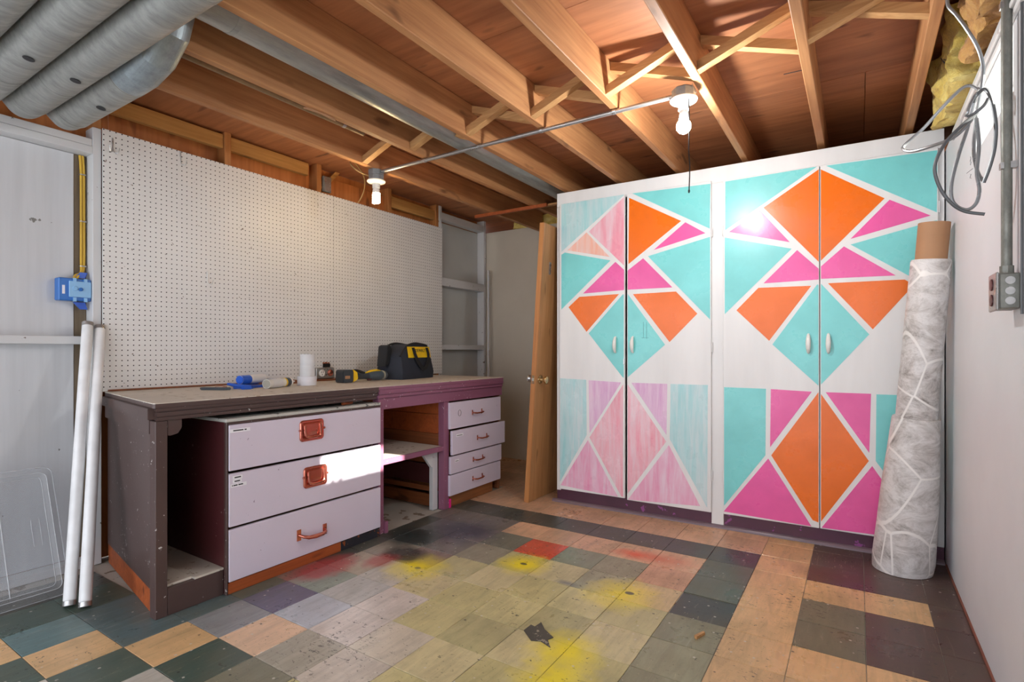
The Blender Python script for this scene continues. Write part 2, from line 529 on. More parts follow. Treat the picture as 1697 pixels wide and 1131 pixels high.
def bx(name, mat, parent, *d, bev=0.002, local=False):
    return fin(name, B().box(*d, bev=bev), mat, parent, local)

def text_mesh(name, txt, size, mat, parent, loc, rot, depth=0.0006, width=None):
    cu = bpy.data.curves.new(name, 'FONT'); cu.body = txt; cu.size = size; cu.extrude = depth
    cu.align_x = 'CENTER'; cu.align_y = 'CENTER'
    tmp = bpy.data.objects.new(name + '_tmp', cu); COL.objects.link(tmp)
    dg = bpy.context.evaluated_depsgraph_get()
    me = bpy.data.meshes.new_from_object(tmp.evaluated_get(dg))
    bpy.data.objects.remove(tmp); bpy.data.curves.remove(cu)
    o = bpy.data.objects.new(name, me); COL.objects.link(o)
    me.materials.clear(); me.materials.append(M[mat])
    o.parent = parent; o.location = loc; o.rotation_euler = rot
    if width:
        o.scale.x = width / max(o.dimensions.x, 1e-4)
    return o

# ================================================================== STRUCTURE
XW = -3.285        # front face of the studs on the left wall
XR = 0.38          # right wall
ZJ = 2.27          # underside of the joists
ZS = 2.454         # underside of the subfloor
YB = -1.2          # open end of the room behind the camera
YF = 4.6           # far wall

floor = struct(fin('floor', B().box(-3.6, 0.62, YB, YF + 0.1, -0.15, -0.004), 'concrete', None))
# --- floor tiles
PX, PY, X0, Y0 = 0.2312, 0.2268, 0.024, 3.157
def tile_mesh(w, h):
    b = B().box(-w / 2, w / 2, -h / 2, h / 2, 0, 0.004, bev=0.0012)
    me = bpy.data.meshes.new('tile'); bmesh.ops.recalc_face_normals(b.bm, faces=b.bm.faces[:]); b.bm.to_mesh(me); b.bm.free()
    me.materials.append(M['tile']); return me
T_FULL = tile_mesh(PX - 0.0022, PY - 0.0022)
T_HALF = tile_mesh(0.118, PY - 0.0022)
TAN, PTAN = S(222, 180, 128), S(216, 172, 136)
DARK, DBRN, GRN = S(76, 76, 70), S(90, 66, 60), S(116, 118, 96)
TEAL, DTEAL, DGRN, NAVY = S(108, 136, 136), S(84, 102, 104), S(76, 92, 82), S(104, 98, 118)
OLIVE, OLIV2, GREY, BLUG = S(202, 190, 138), S(190, 180, 132), S(196, 190, 178), S(182, 186, 192)
RED = S(186, 74, 52)
def tile_colour(i, j):
    if i >= -1:
        if j >= -1: return DBRN
        if j == -2: return TAN if i <= 0 else DBRN
        if j in (-3, -4): return GRN if i == -1 else DBRN
        if j == -5: return TAN if i <= 0 else DBRN
        return TAN if (i + j) % 2 else DBRN
    if i == -2: return TAN
    if j >= 0: return PTAN if i < -2 else TAN
    if j == -1: return DARK
    if i == -3: return S(98, 100, 86) if j > -5 else S(148, 144, 116)
    if j == -2: return PTAN if i > -9 else S(120, 112, 104)
    special = {(-7, -3): RED, (-8, -3): S(96, 96, 84), (-6, -3): S(118, 122, 100), (-5, -3): S(132, 128, 104), (-4, -3): S(186, 140, 110),
               (-4, -4): S(182, 158, 118), (-5, -4): S(140, 136, 112), (-9, -9): S(196, 164, 134), (-10, -10): TAN, (-11, -11): TAN, (-12, -12): TAN,
               (-12, -11): TEAL, (-11, -10): DTEAL, (-10, -9): S(126, 126, 126), (-10, -8): NAVY, (-9, -8): BLUG, (-10, -7): S(120, 128, 116),
               (-11, -8): S(80, 86, 76), (-11, -7): S(120, 96, 88), (-11, -9): DTEAL, (-9, -10): DGRN, (-10, -11): DGRN, (-11, -12): DGRN,
               (-8, -9): S(150, 144, 128), (-9, -7): S(156, 154, 148), (-8, -10): S(112, 110, 92), (-10, -6): S(150, 138, 120), (-9, -6): GREY,
               (-8, -8): S(178, 168, 158), (-7, -8): S(170, 160, 142), (-8, -7): S(176, 166, 156), (-7, -9): S(172, 162, 148), (-9, -5): S(112, 96, 88),
               (-10, -5): S(132, 124, 110), (-10, -4): S(86, 88, 82), (-9, -4): S(104, 98, 92), (-9, -3): S(112, 100, 94), (-10, -3): S(100, 98, 94), (-8, -4): S(130, 124, 106)}
    if (i, j) in special:
        c = special[(i, j)]; k = 1.45 if c not in (TAN, TEAL, DTEAL, DGRN, NAVY, BLUG, GREY) else 1.0
        return (min(c[0] * k, 0.8), min(c[1] * k, 0.8), min(c[2] * k, 0.8), 1)
    if i <= -11: return [DTEAL, DARK, DGRN][(i * 7 + j * 3) % 3]
    if j <= -11: return [DGRN, OLIVE, GREY][(i + 2 * j) % 3]
    return [OLIVE, OLIV2, S(208, 194, 148), S(200, 188, 134)][(i * 5 + j * 3) % 4]
for i in range(-14, 2):
    for j in range(-14, 7):
        if i <= -12 and j >= -9 and j < 2: continue
        if i >= -8 and j >= 2: continue
        half = (i == -11 and -9 <= j < 2)
        o = bpy.data.objects.new('tile', T_HALF if half else T_FULL)
        cx = (-2.288 - 0.060) if half else X0 + (i + 0.5) * PX
        if i == 1: cx -= 0.0
        o.location = (cx, Y0 + (j + 0.5) * PY, 0.0)
        missing = (i, j) == (-3, -4)
        c = tile_colour(i, j)
        k = random.uniform(0.9, 1.08)
        o.color = (c[0] * k, c[1] * k, c[2] * k, 1)
        o.location.z = 0.073 - 0.0735 + random.uniform(-0.0004, 0.0004)
        if missing:
            o.color = S(66, 64, 62); o.location.z = -0.0030
        o.rotation_euler = (random.uniform(-0.0015, 0.0015), random.uniform(-0.0015, 0.0015), random.uniform(-0.002, 0.002))
        COL.objects.link(o); o.parent = floor
        o.location = Vector(o.location) - floor.location - Vector((0, 0, 0.0035))

# --- ceiling: plywood subfloor, joists, cross bridging
ceiling = struct_empty('ceiling', (-1.5, 2.0, ZS))
ys = [YB, -0.54, 0.68, 1.90, 3.12, YF + 0.1]
for a, (y0, y1) in enumerate(zip(ys, ys[1:])):
    xs = [-3.45, -2.2 + 0.6 * (a % 2), 0.03 + (0.2 if a % 2 else 0), 0.66]
    for x0, x1 in zip(xs, xs[1:]):
        bx('plywood_sheet', 'ply', ceiling, x0 + 0.0015, x1 - 0.0015, y0 + 0.0015, y1 - 0.0015, ZS + random.uniform(0, 0.002), ZS + 0.02, bev=0)
bx('light_stop_board', 'ply', ceiling, -3.45, 0.66, YB, YF + 0.1, ZS + 0.0205, ZS + 0.04, bev=0)  # unseen layer added to stop light leaking through the sheet seams
JX = [0.209 - 0.4064 * k for k in range(8)]
for x in JX:
    bx('joist', 'joist', ceiling, x, x + 0.038, YB, YF - 0.02, ZJ, ZS - 0.0005, bev=0.003)
YBR = 2.30
for k in range(7):
    xl, xr = JX[k + 1] + 0.038, JX[k]
    for s in (0, 1):
        y = YBR + (0.0 if s else 0.055) + random.uniform(-0.012, 0.012)
        za, zb = (ZJ + 0.004, ZS - 0.045) if s else (ZS - 0.045, ZJ + 0.004)
        if k == 6 and s == 0: continue
        b = B(); w = 0.042
        ps = [(xl, za), (xr, zb), (xr, zb + 0.040), (xl, za + 0.040)]
        b.prism(ps, 'Y', y, y + w)
        fin('bridging_strut', b, 'strut', ceiling)
for p, q in (((-0.1975, 2.60, 2.30), (-0.272, 2.60, 2.302)), ((-0.1585, 2.12, 2.33), (-0.09, 2.11, 2.345)), ((-0.1975, 2.02, 2.34), (-0.262, 2.03, 2.345))):
    fin('nail', B().tube([p, q], 0.0018, 6), 'black', ceiling)
# --- left wall
wl = struct_empty('wall_left', (XW, 1.5, 0))
for y0, y1 in ((YB, 0.02), (0.02, 1.24), (1.24, 2.46), (2.46, 3.68), (3.68, 4.6)):
    bx('sheathing_panel', 'sheath', wl, XW - 0.101, XW - 0.089, y0 + 0.001, y1 - 0.001, 0, ZS, bev=0)
for y in (-0.9, -0.22, 0.46):
    bx('stud', 'framewhite', wl, XW - 0.089, XW, y, y + 0.038, 0.04, 2.105)
bx('stud', 'framewhite', wl, XW - 0.089, XW, 1.14, 1.178, 0.0, 2.245)
bx('stud', 'stud', wl, XW - 0.089, XW, 1.14, 1.178, 2.246, ZS)
for y in (1.82, 2.49, 3.19):
    bx('stud', 'stud', wl, XW - 0.089, XW, y, y + 0.040, 0, ZS)
bx('stud', 'stud', wl, XW - 0.089, XW, 3.79, 3.828, 0, ZS)
bx('stud', 'framewhite', wl, XW - 0.089, XW + 0.004, 3.83, 3.868, 0, ZS)
bx('stud', 'framewhite', wl, XW - 0.089, XW, 4.545, 4.585, 0, ZS)
# painted board of the left bays, plates and blocking
bx('painted_board', 'panelwhite', wl, XW - 0.0885, XW - 0.074, YB, 1.085, 0.04, 2.104)
bx('bottom_plate', 'framewhite', wl, XW - 0.073, XW, YB, 1.139, 0.0, 0.04)
bx('top_plate', 'framewhite', wl, XW - 0.089, XW, YB, 1.139, 2.106, 2.143)
bx('top_plate', 'framewhite', wl, XW - 0.089, XW - 0.003, YB, 1.139, 2.1445, 2.182)
bx('blocking', 'framewhite', wl, XW - 0.073, XW, 0.50, 1.139, 1.132, 1.172)
bx('blocking', 'framewhite', wl, XW - 0.073, XW, -0.18, 0.458, 1.132, 1.172)
M['shadebrown'] = wood('shaded brown board', S(124, 108, 86), S(96, 82, 64), 'Z', 0.7, 12)  # dull brown with the shade of the gap put into the colour
bx('gap_shade_board', 'shadebrown', wl, XW - 0.0885, XW - 0.078, 1.086, 1.139, 0.041, 2.104)  # added board, painted as the shaded gap between panel and stud
# blocking above the pegboard
bx('blocking', 'block', wl, XW - 0.05, XW - 0.012, 1.18, 1.818, 2.352, 2.437)
bx('blocking', 'block', wl, XW - 0.05, XW - 0.012, 1.862, 2.43, 2.352, 2.437)
b = B().prism([(2.535, 2.29), (2.575, 2.29), (2.72, 2.45), (2.68, 2.45)], 'X', XW - 0.06, XW - 0.03)
fin('diagonal_brace', b, 'block', wl)
bx('blocking', 'sheath', wl, XW - 0.07, XW - 0.052, 2.58, 3.188, 2.20, 2.395)
bx('blocking', 'block', wl, XW - 0.05, XW - 0.012, 3.232, 3.788, 2.31, 2.40)
# far bay: painted, with blocks like shelves
bx('painted_board', 'greybay', wl, XW - 0.0885, XW - 0.080, 3.869, 4.544, 0.0, 2.33)
bx('blocking', 'framewhite', wl, XW - 0.079, XW, 3.869, 4.544, 2.335, 2.40)
bx('blocking', 'framewhite', wl, XW - 0.079, XW + 0.005, 3.869, 4.544, 1.712, 1.788)
bx('blocking', 'framewhite', wl, XW - 0.079, XW + 0.005, 3.869, 4.544, 1.108, 1.155)
# --- far wall
wf = struct(fin('wall_far', B().box(-3.45, 0.62, YF, YF + 0.1, 0, 2.335), 'greywall', None))
bx('rim_board', 'plank', wf, -3.45, 0.62, YF + 0.06, YF + 0.1, 2.336, ZS)
# --- right wall with the window opening
WY0, WY1, WZ0, WZ1 = 2.10, 2.75, 1.855, 2.048
XO = 0.50          # outer face of the right wall
b = B()
b.box(XR, XO, YB, YF, 0, WZ0); b.box(XR, XO, YB, WY0, WZ0, 2.137); b.box(XR, XO, WY1, YF, WZ0, 2.137); b.box(XR, XO, WY0, WY1, WZ1, 2.137)
b.box(XO, 0.62, YB, YF, 2.118, 2.137)
wr = struct(fin('wall_right', b, 'wallwhite', None))
bx('rim_board', 'plank', wr, 0.595, 0.62, YB, YF, 2.138, ZS)
win = struct_empty('window_1', (0.475, 2.425, WZ0))
f_ = 0.010
for d in ((WY0, WY1, WZ0, WZ0 + f_), (WY0, WY1, WZ1 - f_, WZ1), (WY0, WY0 + f_, WZ0 + f_, WZ1 - f_), (WY1 - f_, WY1, WZ0 + f_, WZ1 - f_), (2.420, 2.430, WZ0 + f_, WZ1 - f_)):
    bx('window_frame', 'white', win, 0.465, 0.485, d[0], d[1], d[2], d[3])
for y0, y1 in ((WY0 + f_, 2.420), (2.430, WY1 - f_)):
    bx('pane', 'glass', win, 0.474, 0.477, y0, y1, WZ0 + f_, WZ1 - f_, bev=0)
tr = struct_empty('trim_1', (XR, 2.4, 2.03))
bx('casing_strip', 'white', tr, XR - 0.012, XR, 1.55, 2.92, 2.052, 2.068)
bx('casing_strip', 'white', tr, XR - 0.020, XR, 1.55, 2.92, 2.071, 2.086)
bx('casing_strip', 'framewhite', tr, XR - 0.008, XR, 1.55, 3.25, 2.09, 2.136)
struct(fin('baseboard_right', B().box(XR - 0.006, XR, 1.2, 3.49, 0.0, 0.012, bev=0.001), 'rust', None))

# ================================================================== CUPBOARD
CU = thing('built_in_cupboard', 'tall white built-in cupboard with four geometric painted doors along the far side', 'cupboard', (-1.878, 3.468, 0), rad(1.36))
UW = 2.252
def cb(name, mat, u0, u1, v0, v1, z0, z1, bev=0.002, parent=None):
    return fin(name, B().box(u0, u1, v0, v1, z0, z1, bev=bev), mat, parent or CU, True)
cb('side_panel', 'white', 0.03, 0.05, 0.021, 0.62, 0.0, 2.20)
cb('top_panel', 'white', 0.051, UW, 0.021, 0.62, 2.18, 2.20)
cb('back_panel', 'white', 0.051, UW, 0.600, 0.62, 0.0, 2.179)
cb('header_rail', 'white', 0.03, UW, 0.0, 0.020, 2.145, 2.245)
for u0, u1 in ((0.03, 0.062), (1.108, 1.180), (2.222, UW)):
    cb('stile', 'white', u0, u1, 0.0, 0.020, 0.0 if u0 > 1 and u0 < 2 else 0.085, 2.1445)
cb('plinth', 'plinth', 0.03, 1.107, 0.004, 0.020, 0.0, 0.115)
cb('plinth', 'plinth', 1.181, UW, 0.004, 0.020, 0.0, 0.115)
qr = [(0.003, 0.0), (-0.020, 0.0), (-0.019, 0.008), (-0.013, 0.016), (-0.004, 0.020), (0.003, 0.021)]
b = B().prism(qr, 'X', 0.0, UW)
fin('shoe_moulding', b, 'shoe', CU, True)
DOORS = {
'L1': ((0.062, 0.552, 0.10, 2.158), [
  ('teal_wash',[(0.077,2.157),(0.547,2.157),(0.547,2.173-0.02),(0.077,1.814)]),
  ('pink_wash',[(0.547,2.139),(0.547,1.676),(0.29,1.935)]),
  ('peach_wash',[(0.273,1.932),(0.123,1.82),(0.444,1.744)]),
  ('teal',[(0.077,1.793),(0.105,1.806),(0.45,1.719),(0.077,1.397)]),
  ('pink',[(0.486,1.706),(0.547,1.647),(0.547,1.51),(0.246,1.503)]),
  ('orange',[(0.218,1.481),(0.512,1.485),(0.273,1.232),(0.134,1.411)]),
  ('teal',[(0.540,1.483),(0.545,1.478),(0.545,0.915),(0.535,0.922),(0.289,1.221)]),
  ('teal_wash',[(0.066,0.9),(0.27,0.894),(0.274,0.507),(0.066,0.15)]),
  ('lilac_wash',[(0.289,0.892),(0.527,0.884),(0.296,0.521)]),
  ('pink_wash',[(0.540,0.87),(0.540,0.108),(0.527,0.111),(0.296,0.491)]),
  ('pink_wash2',[(0.283,0.472),(0.503,0.104),(0.07,0.127)])]),
'R1': ((0.568, 1.110, 0.092, 2.158), [
  ('teal',[(0.605,2.155),(1.106,2.139),(1.102,1.859)]),
  ('orange',[(0.583,2.129),(0.926,1.93),(0.578,1.683)]),
  ('pink',[(0.953,1.918),(1.076,1.835),(0.749,1.761)]),
  ('teal',[(0.711,1.724),(1.104,1.809),(1.104,1.293)]),
  ('pink',[(0.679,1.713),(0.871,1.508),(0.573,1.511),(0.573,1.64)]),
  ('orange',[(0.609,1.479),(0.894,1.48),(1.027,1.333),(0.853,1.155)]),
  ('teal',[(0.573,1.482),(0.824,1.138),(0.573,0.92)]),
  ('pink_wash',[(0.573,0.871),(0.831,0.509),(0.573,0.135)]),
  ('lilac_wash',[(0.598,0.884),(0.838,0.884),(0.833,0.553)]),
  ('teal_wash',[(0.86,0.884),(1.09,0.885),(1.086,0.118),(1.052,0.18),(0.855,0.527)]),
  ('pink_wash2',[(0.849,0.488),(1.044,0.122),(0.575,0.096)])]),
'L2': ((1.180, 1.694, 0.095, 2.146), [
  ('teal',[(1.193,2.138),(1.682,2.142),(1.193,1.84)]),
  ('pink',[(1.387,1.934),(1.545,1.729),(1.215,1.826)]),
  ('orange',[(1.691,2.125),(1.691,1.602),(1.407,1.948)]),
  ('teal',[(1.19,1.795),(1.555,1.69),(1.19,1.324)]),
  ('pink',[(1.583,1.679),(1.691,1.563),(1.691,1.502),(1.407,1.499)]),
  ('orange',[(1.379,1.474),(1.654,1.469),(1.437,1.158),(1.257,1.345)]),
  ('teal',[(1.684,1.476),(1.690,1.470),(1.690,0.901),(1.454,1.136)]),
  ('teal',[(1.186,0.875),(1.42,0.874),(1.417,0.48),(1.186,0.146)]),
  ('pink',[(1.446,0.873),(1.657,0.866),(1.442,0.53)]),
  ('orange',[(1.690,0.865),(1.690,0.128),(1.661,0.136),(1.448,0.483)]),
  ('pink',[(1.432,0.462),(1.655,0.100),(1.184,0.111)])]),
'R2': ((1.698, 2.224, 0.095, 2.146), [
  ('teal',[(1.727,2.139),(2.22,2.13),(2.218,1.811)]),
  ('orange',[(1.701,2.123),(1.997,1.916),(1.701,1.607)]),
  ('pink',[(2.019,1.905),(2.193,1.798),(1.843,1.715)]),
  ('teal',[(1.843,1.684),(2.218,1.771),(2.218,1.408)]),
  ('pink',[(1.812,1.677),(2.046,1.499),(1.702,1.505),(1.702,1.575)]),
  ('orange',[(1.736,1.478),(2.084,1.475),(2.123,1.443),(1.945,1.215)]),
  ('teal',[(1.702,1.478),(1.929,1.188),(1.702,0.908)]),
  ('pink',[(1.725,0.866),(1.937,0.866),(1.929,0.545)]),
  ('orange',[(1.702,0.855),(1.927,0.501),(1.702,0.135)]),
  ('teal',[(1.961,0.864),(2.207,0.865),(2.207,0.125),(1.958,0.504)]),
  ('pink',[(1.942,0.475),(2.173,0.111),(1.705,0.101)])])}
def pull_handle(parent, u, z):
    b = B()
    pts = [(u, -0.0215, z - 0.052), (u, -0.036, z - 0.046), (u, -0.046, z - 0.02), (u, -0.048, z), (u, -0.046, z + 0.02), (u, -0.036, z + 0.046), (u, -0.0215, z + 0.052)]
    b.tube(pts, [0.007, 0.009, 0.0125, 0.0135, 0.0125, 0.009, 0.007], 10, True)
    return fin('handle', b, 'porcelain', parent, True, True)
for key, (d, polys) in DOORS.items():
    yaw = 0.0
    dr = fin('door', B().box(d[0], d[1], -0.021, -0.001, d[2], d[3], bev=0.002), 'white', CU, True)
    for mat, pts in polys:
        fin('paint_patch', B().prism(pts, 'Y', -0.0222, -0.0208), mat, dr, True)
    hu = {'L1': 0.487, 'R1': 0.609, 'L2': 1.640, 'R2': 1.738}[key]
    pull_handle(dr, hu, 1.14)
    hx = d[0] - 0.004 if key[0] == 'L' else d[1] + 0.004
    for hz in (0.32, 1.12, 1.84):
        fin('hinge', B().tube([(hx, -0.012, hz - 0.03), (hx, -0.012, hz + 0.03)], 0.0045, 8), 'white', dr, True)
for u0, u1, z0, z1 in ((0.680, 0.682, 1.185, 1.290), (0.702, 0.704, 1.178, 1.288), (0.668, 0.716, 1.184, 1.186)):
    cb('pencil_scratch', 'scratch', u0, u1, -0.0227, -0.0223, z0, z1, bev=0)
cb('door_catch', 'steel', 0.541, 0.552, -0.024, -0.0212, 1.005, 1.045)
# ================================================================== LEANING DOOR
DO = thing('wooden_door', 'bare wooden door slab with brass knob leaning against the cupboard side', 'door', (-2.035, 3.317, 0))
DO.rotation_euler = (0, rad(3.75), 0)
fin('slab', B().box(0.0, 0.036, 0.004, 0.72, 0.003, 2.015, bev=0.002), 'doorwood', DO, True)
fin('edge_strip', B().box(0.0, 0.036, -0.004, 0.0035, 0.003, 2.015, bev=0.001), 'dooredge', DO, True)
fin('latch_plate', B().box(0.006, 0.030, -0.0055, -0.0042, 0.865, 0.925, bev=0.0004), 'nickel', DO, True)
fin('latch_bolt', B().box(0.012, 0.024, -0.012, -0.0056, 0.885, 0.905), 'steel', DO, True)
def knob(sx, x):
    return B().lathe([(0.033, 0), (0.032, 0.005), (0.014, 0.008), (0.012, 0.026), (0.020, 0.034), (0.027, 0.046), (0.026, 0.058), (0.016, 0.064)], 20, (x, 0.065, 0.895), (sx, 0, 0))
fin('knob', knob(1, 0.0365), 'nickel', DO, True, True)
fin('knob', knob(-1, -0.0005), 'steel', DO, True, True)
fin('hinge', B().box(0.0361, 0.039, 0.10, 0.13, 1.66, 1.75), 'steel', DO, True)
# ================================================================== VINYL ROLL
RO = thing('vinyl_roll', 'tall roll of marbled grey vinyl on a cardboard core leaning in the corner', 'roll', (0.185, 3.325, 0))
ax = Vector((0.120, -0.085, 1.70)).normalized()
def rl(prof, seg=32, wob=0.0):
    o = Vector((0, 0, 0.0)); q = Vector((0, 0, 1)).rotation_difference(ax)
    rs = []
    for r, h in prof:
        ring = []
        for k in range(seg):
            a = 2 * PI * k / seg
            rr = r * (1 + wob * math.sin(2 * a + h * 2) + wob * 0.6 * math.sin(3 * a + 5 * h))
            p = o + q @ Vector((rr * math.cos(a), rr * math.sin(a), h))
            if h < 0.02: p.z = 0.002
            ring.append(p)
        rs.append(ring)
    return B().rings(rs)
fin('outer_wrap', rl([(0.126, 0.0), (0.130, 0.06), (0.124, 0.20), (0.118, 0.40), (0.105, 0.60), (0.096, 0.765), (0.093, 0.775)], wob=0.02), 'vinyl', RO, True, True)
fin('inner_wrap', rl([(0.083, 0.70), (0.083, 0.90), (0.081, 1.2), (0.080, 1.53), (0.077, 1.54)], wob=0.012), 'vinyl', RO, True, True)
fin('core', rl([(0.062, 1.50), (0.063, 1.52), (0.063, 1.715), (0.057, 1.716), (0.056, 1.60), (0.02, 1.60)]), 'cardboard', RO, True, True)

# ================================================================== PEGBOARD
pegY0, pegY1 = 1.178, 3.87
pg = thing('pegboard', 'large white perforated pegboard on the wall above the workbench', 'pegboard', (XW + 0.006, 2.5, 0.888))
for y0, y1 in ((pegY0, 2.628), (2.6295, pegY1 - 0.006)):
    fin('sheet', B().box(XW + 0.006, XW + 0.012, y0, y1, 0.888, 2.248, bev=0.0008), 'peg', pg)

# ================================================================== WORKBENCH
ZT = 0.887
WBn = thing('workbench', 'long worn wooden workbench painted brown and mauve below the pegboard', 'workbench', (-2.85, 2.3, 0))
def wb(name, mat, *d, bev=0.002, parent=None): return bx(name, mat, parent or WBn, *d, bev=bev)
XB = -3.268
poly = [(XB, 1.186), (-2.388, 1.030), (-2.380, 1.036), (-2.380, 3.555), (-2.386, 3.570), (-2.40, 3.576), (XB, 3.576)]
fin('bench_top', B().prism(poly, 'Z', 0.8835, ZT, bev=0.0), 'benchtop', WBn)
fin('top_board', B().prism([(p[0], min(p[1], 2.236)) for p in poly[:3]] + [(-2.380, 2.236), (XB, 2.236)], 'Z', 0.866, 0.8833), 'brownpaint', WBn)
fin('top_board', B().prism([(XB, 2.237), (-2.380, 2.237)] + poly[3:], 'Z', 0.866, 0.8833), 'mauve', WBn)
fin('back_strip', B().box(XW + 0.0125, XW + 0.030, 1.20, 3.56, 0.8875, 0.897, bev=0.002), 'plank', WBn)
# front edge band: brown on the left half, mauve on the right
def band(name, mat, y0, y1, x, z0, z1, cut=0.0):
    return fin(name, B().prism([(x - 0.05, y0 + cut), (x, y0), (x, y1), (x - 0.05, y1)], 'Z', z0, z1, bev=0.003), mat, WBn)
band('edge_moulding', 'brownpaint', 1.035, 2.236, -2.376, 0.852, 0.8655, 0.01)
band('edge_moulding', 'brownpaint', 1.040, 2.236, -2.386, 0.830, 0.851, 0.01)
band('edge_moulding', 'brownpaint', 1.046, 2.236, -2.395, 0.812, 0.829, 0.01)
band('edge_moulding', 'mauve', 2.237, 3.556, -2.375, 0.838, 0.8655)
band('edge_moulding', 'mauve', 2.237, 3.560, -2.385, 0.815, 0.837)
# left end: slanting end panel, rail, post, corbel
def slant(x):      # y of the slanted end for a given x
    return 1.048 + (-2.405 - x) * (0.150 / 0.86)
def end_panel(name, mat, x0, x1, z0, z1, t=0.02, o=0.0):
    pts = [(x0, slant(x0) - o), (x1, slant(x1) - o), (x1, slant(x1) + t), (x0, slant(x0) + t)]
    return fin(name, B().prism(pts, 'Z', z0, z1, bev=0.0015), mat, WBn)
end_panel('end_panel', 'brownpaint', XB, -2.452, 0.10, 0.855)
end_panel('end_rail', 'brownpaint', XB, -2.452, 0.755, 0.865, 0.004, 0.012)
end_panel('end_edge_strip', 'brownpaint', XB, -2.40, 0.820, 0.865, 0.004, 0.030)
end_panel('end_kick', 'orangewood', XB, -2.452, 0.0, 0.099, 0.018, -0.004)
wb('front_post', 'brownpaint', -2.451, -2.402, 1.046, 1.092, 0, 0.811)
fin('corbel', B().prism([(1.093, 0.811), (1.150, 0.811), (1.150, 0.775), (1.135, 0.752), (1.105, 0.745), (1.093, 0.748)], 'X', -2.448, -2.405, bev=0.002), 'brownpaint', WBn)
wb('inner_strip', 'brownpaint', -2.49, -2.455, 1.093, 1.112, 0.117, 0.742)
wb('plinth_board', 'brownpaint', -2.425, -2.403, 1.093, 1.326, 0, 0.112)
wb('compartment_floor', 'benchtop', -3.20, -2.402, 1.20, 1.326, 0.1125, 0.122, bev=0.001)
fin('compartment_floor', B().prism([(-2.425, 1.093), (-2.425, 1.199), (-3.05, 1.199)], 'Z', 0.1125, 0.122), 'benchtop', WBn)
wb('back_board', 'maroon', -3.262, -3.25, 1.22, 3.56, 0.005, 0.865)
# kneehole with shelf
wb('stile', 'mauve', -2.45, -2.398, 2.252, 2.292, 0, 0.814)
wb('top_rail', 'mauve', -2.43, -2.398, 2.2925, 3.566, 0.745, 0.814)
wb('stile', 'mauve', -2.45, -2.398, 2.852, 2.905, 0, 0.7445)
wb('foot_block', 'mauve', -2.44, -2.385, 2.2925, 2.318, 0, 0.07)
wb('pink_foot', 'hotpink', -2.43, -2.394, 2.9055, 2.925, 0, 0.062)
wb('shelf', 'benchtop', -3.0, -2.418, 2.2925, 2.8515, 0.424, 0.440)
wb('shelf_edge', 'mauve', -2.4175, -2.402, 2.2925, 2.8515, 0.408, 0.441)
for k, (z0, z1) in enumerate(((0.4405, 0.52), (0.522, 0.655), (0.657, 0.744))):
    wb('side_board', 'orangewood' if k else 'plank', -3.0, -2.451, 2.853, 2.872, z0, z1)
for z0, z1, m in ((0.005, 0.09, 'plank'), (0.11, 0.145, 'plank'), (0.165, 0.30, 'maroon'), (0.31, 0.345, 'plank'), (0.355, 0.407, 'maroon')):
    wb('side_board', m, -3.0, -2.49, 2.853, 2.872, z0, z1)
wb('inner_post', 'framewhite', -2.488, -2.455, 2.80, 2.8515, 0.0, 0.40)
b = B().prism([(2.70, 0.40), (2.7995, 0.40), (2.7995, 0.30), (2.785, 0.30)], 'X', -2.475, -2.455)
fin('bracket', b, 'framewhite', WBn)
wb('back_board', 'plank', -3.02, -3.001, 2.293, 3.55, 0.0, 0.744)
wb('side_panel', 'plank', -3.0, -2.41, 3.53, 3.55, 0.0, 0.814)
wb('back_leg', 'brownpaint', -3.248, -3.20, 3.52, 3.565, 0.0, 0.865)
# right-hand drawers
def small_pull(parent, x, y, z):
    for s in (-1, 1):
        fin('pull_plate', B().box(x + 0.0002, x + 0.003, y + s * 0.058 - 0.006, y + s * 0.058 + 0.006, z - 0.018, z + 0.018, bev=0.001), 'copper', parent)
    b = B().tube([(x + 0.0005, y - 0.058, z), (x + 0.022, y - 0.054, z - 0.002), (x + 0.026, y - 0.03, z - 0.005), (x + 0.026, y + 0.03, z - 0.005), (x + 0.022, y + 0.054, z - 0.002), (x + 0.0005, y + 0.058, z)], 0.0055, 8)
    fin('pull_bar', b, 'copper', parent, smooth=True)
for k, (y0, y1, z0, z1, xo, hy) in enumerate(((2.892, 3.52, 0.552, 0.736, -2.378, 3.205), (2.898, 3.555, 0.372, 0.540, -2.362, 3.245), (2.895, 3.525, 0.238, 0.360, -2.374, 3.21), (2.892, 3.518, 0.086, 0.230, -2.378, 3.21))):
    dr = bx('drawer', 'lilac', WBn, xo - 0.02, xo, y0, y1, z0, z1, bev=0.0025)
    bx('drawer_box', 'brownwood', dr, -2.95, xo - 0.0205, y0 + 0.03, 3.52, z0 + 0.012, z1 - 0.02)
    small_pull(dr, xo, hy, (z0 + z1) / 2 + 0.002)
    if k == 0:
        pts = [(xo + 0.001, 2.998 + 0.016 * math.cos(a), 0.657 + 0.022 * math.sin(a)) for a in [2 * PI * q / 16 for q in range(17)]]
        fin('drawn_ring', B().tube(pts, 0.0012, 6), 'ink', dr)
    if k in (1, 2):
        bx('paper_label', 'label', dr, xo + 0.0002, xo + 0.0008, 2.94, 3.02 if k == 1 else 2.985, z1 - 0.045, z1 - 0.025, bev=0)
        bx('label_print', 'ink', dr, xo + 0.0009, xo + 0.0012, 2.946, 3.008 if k == 1 else 2.98, z1 - 0.039, z1 - 0.035, bev=0)
wb('kick_board', 'brownwood', -2.425, -2.408, 2.926, 3.45, 0, 0.078)

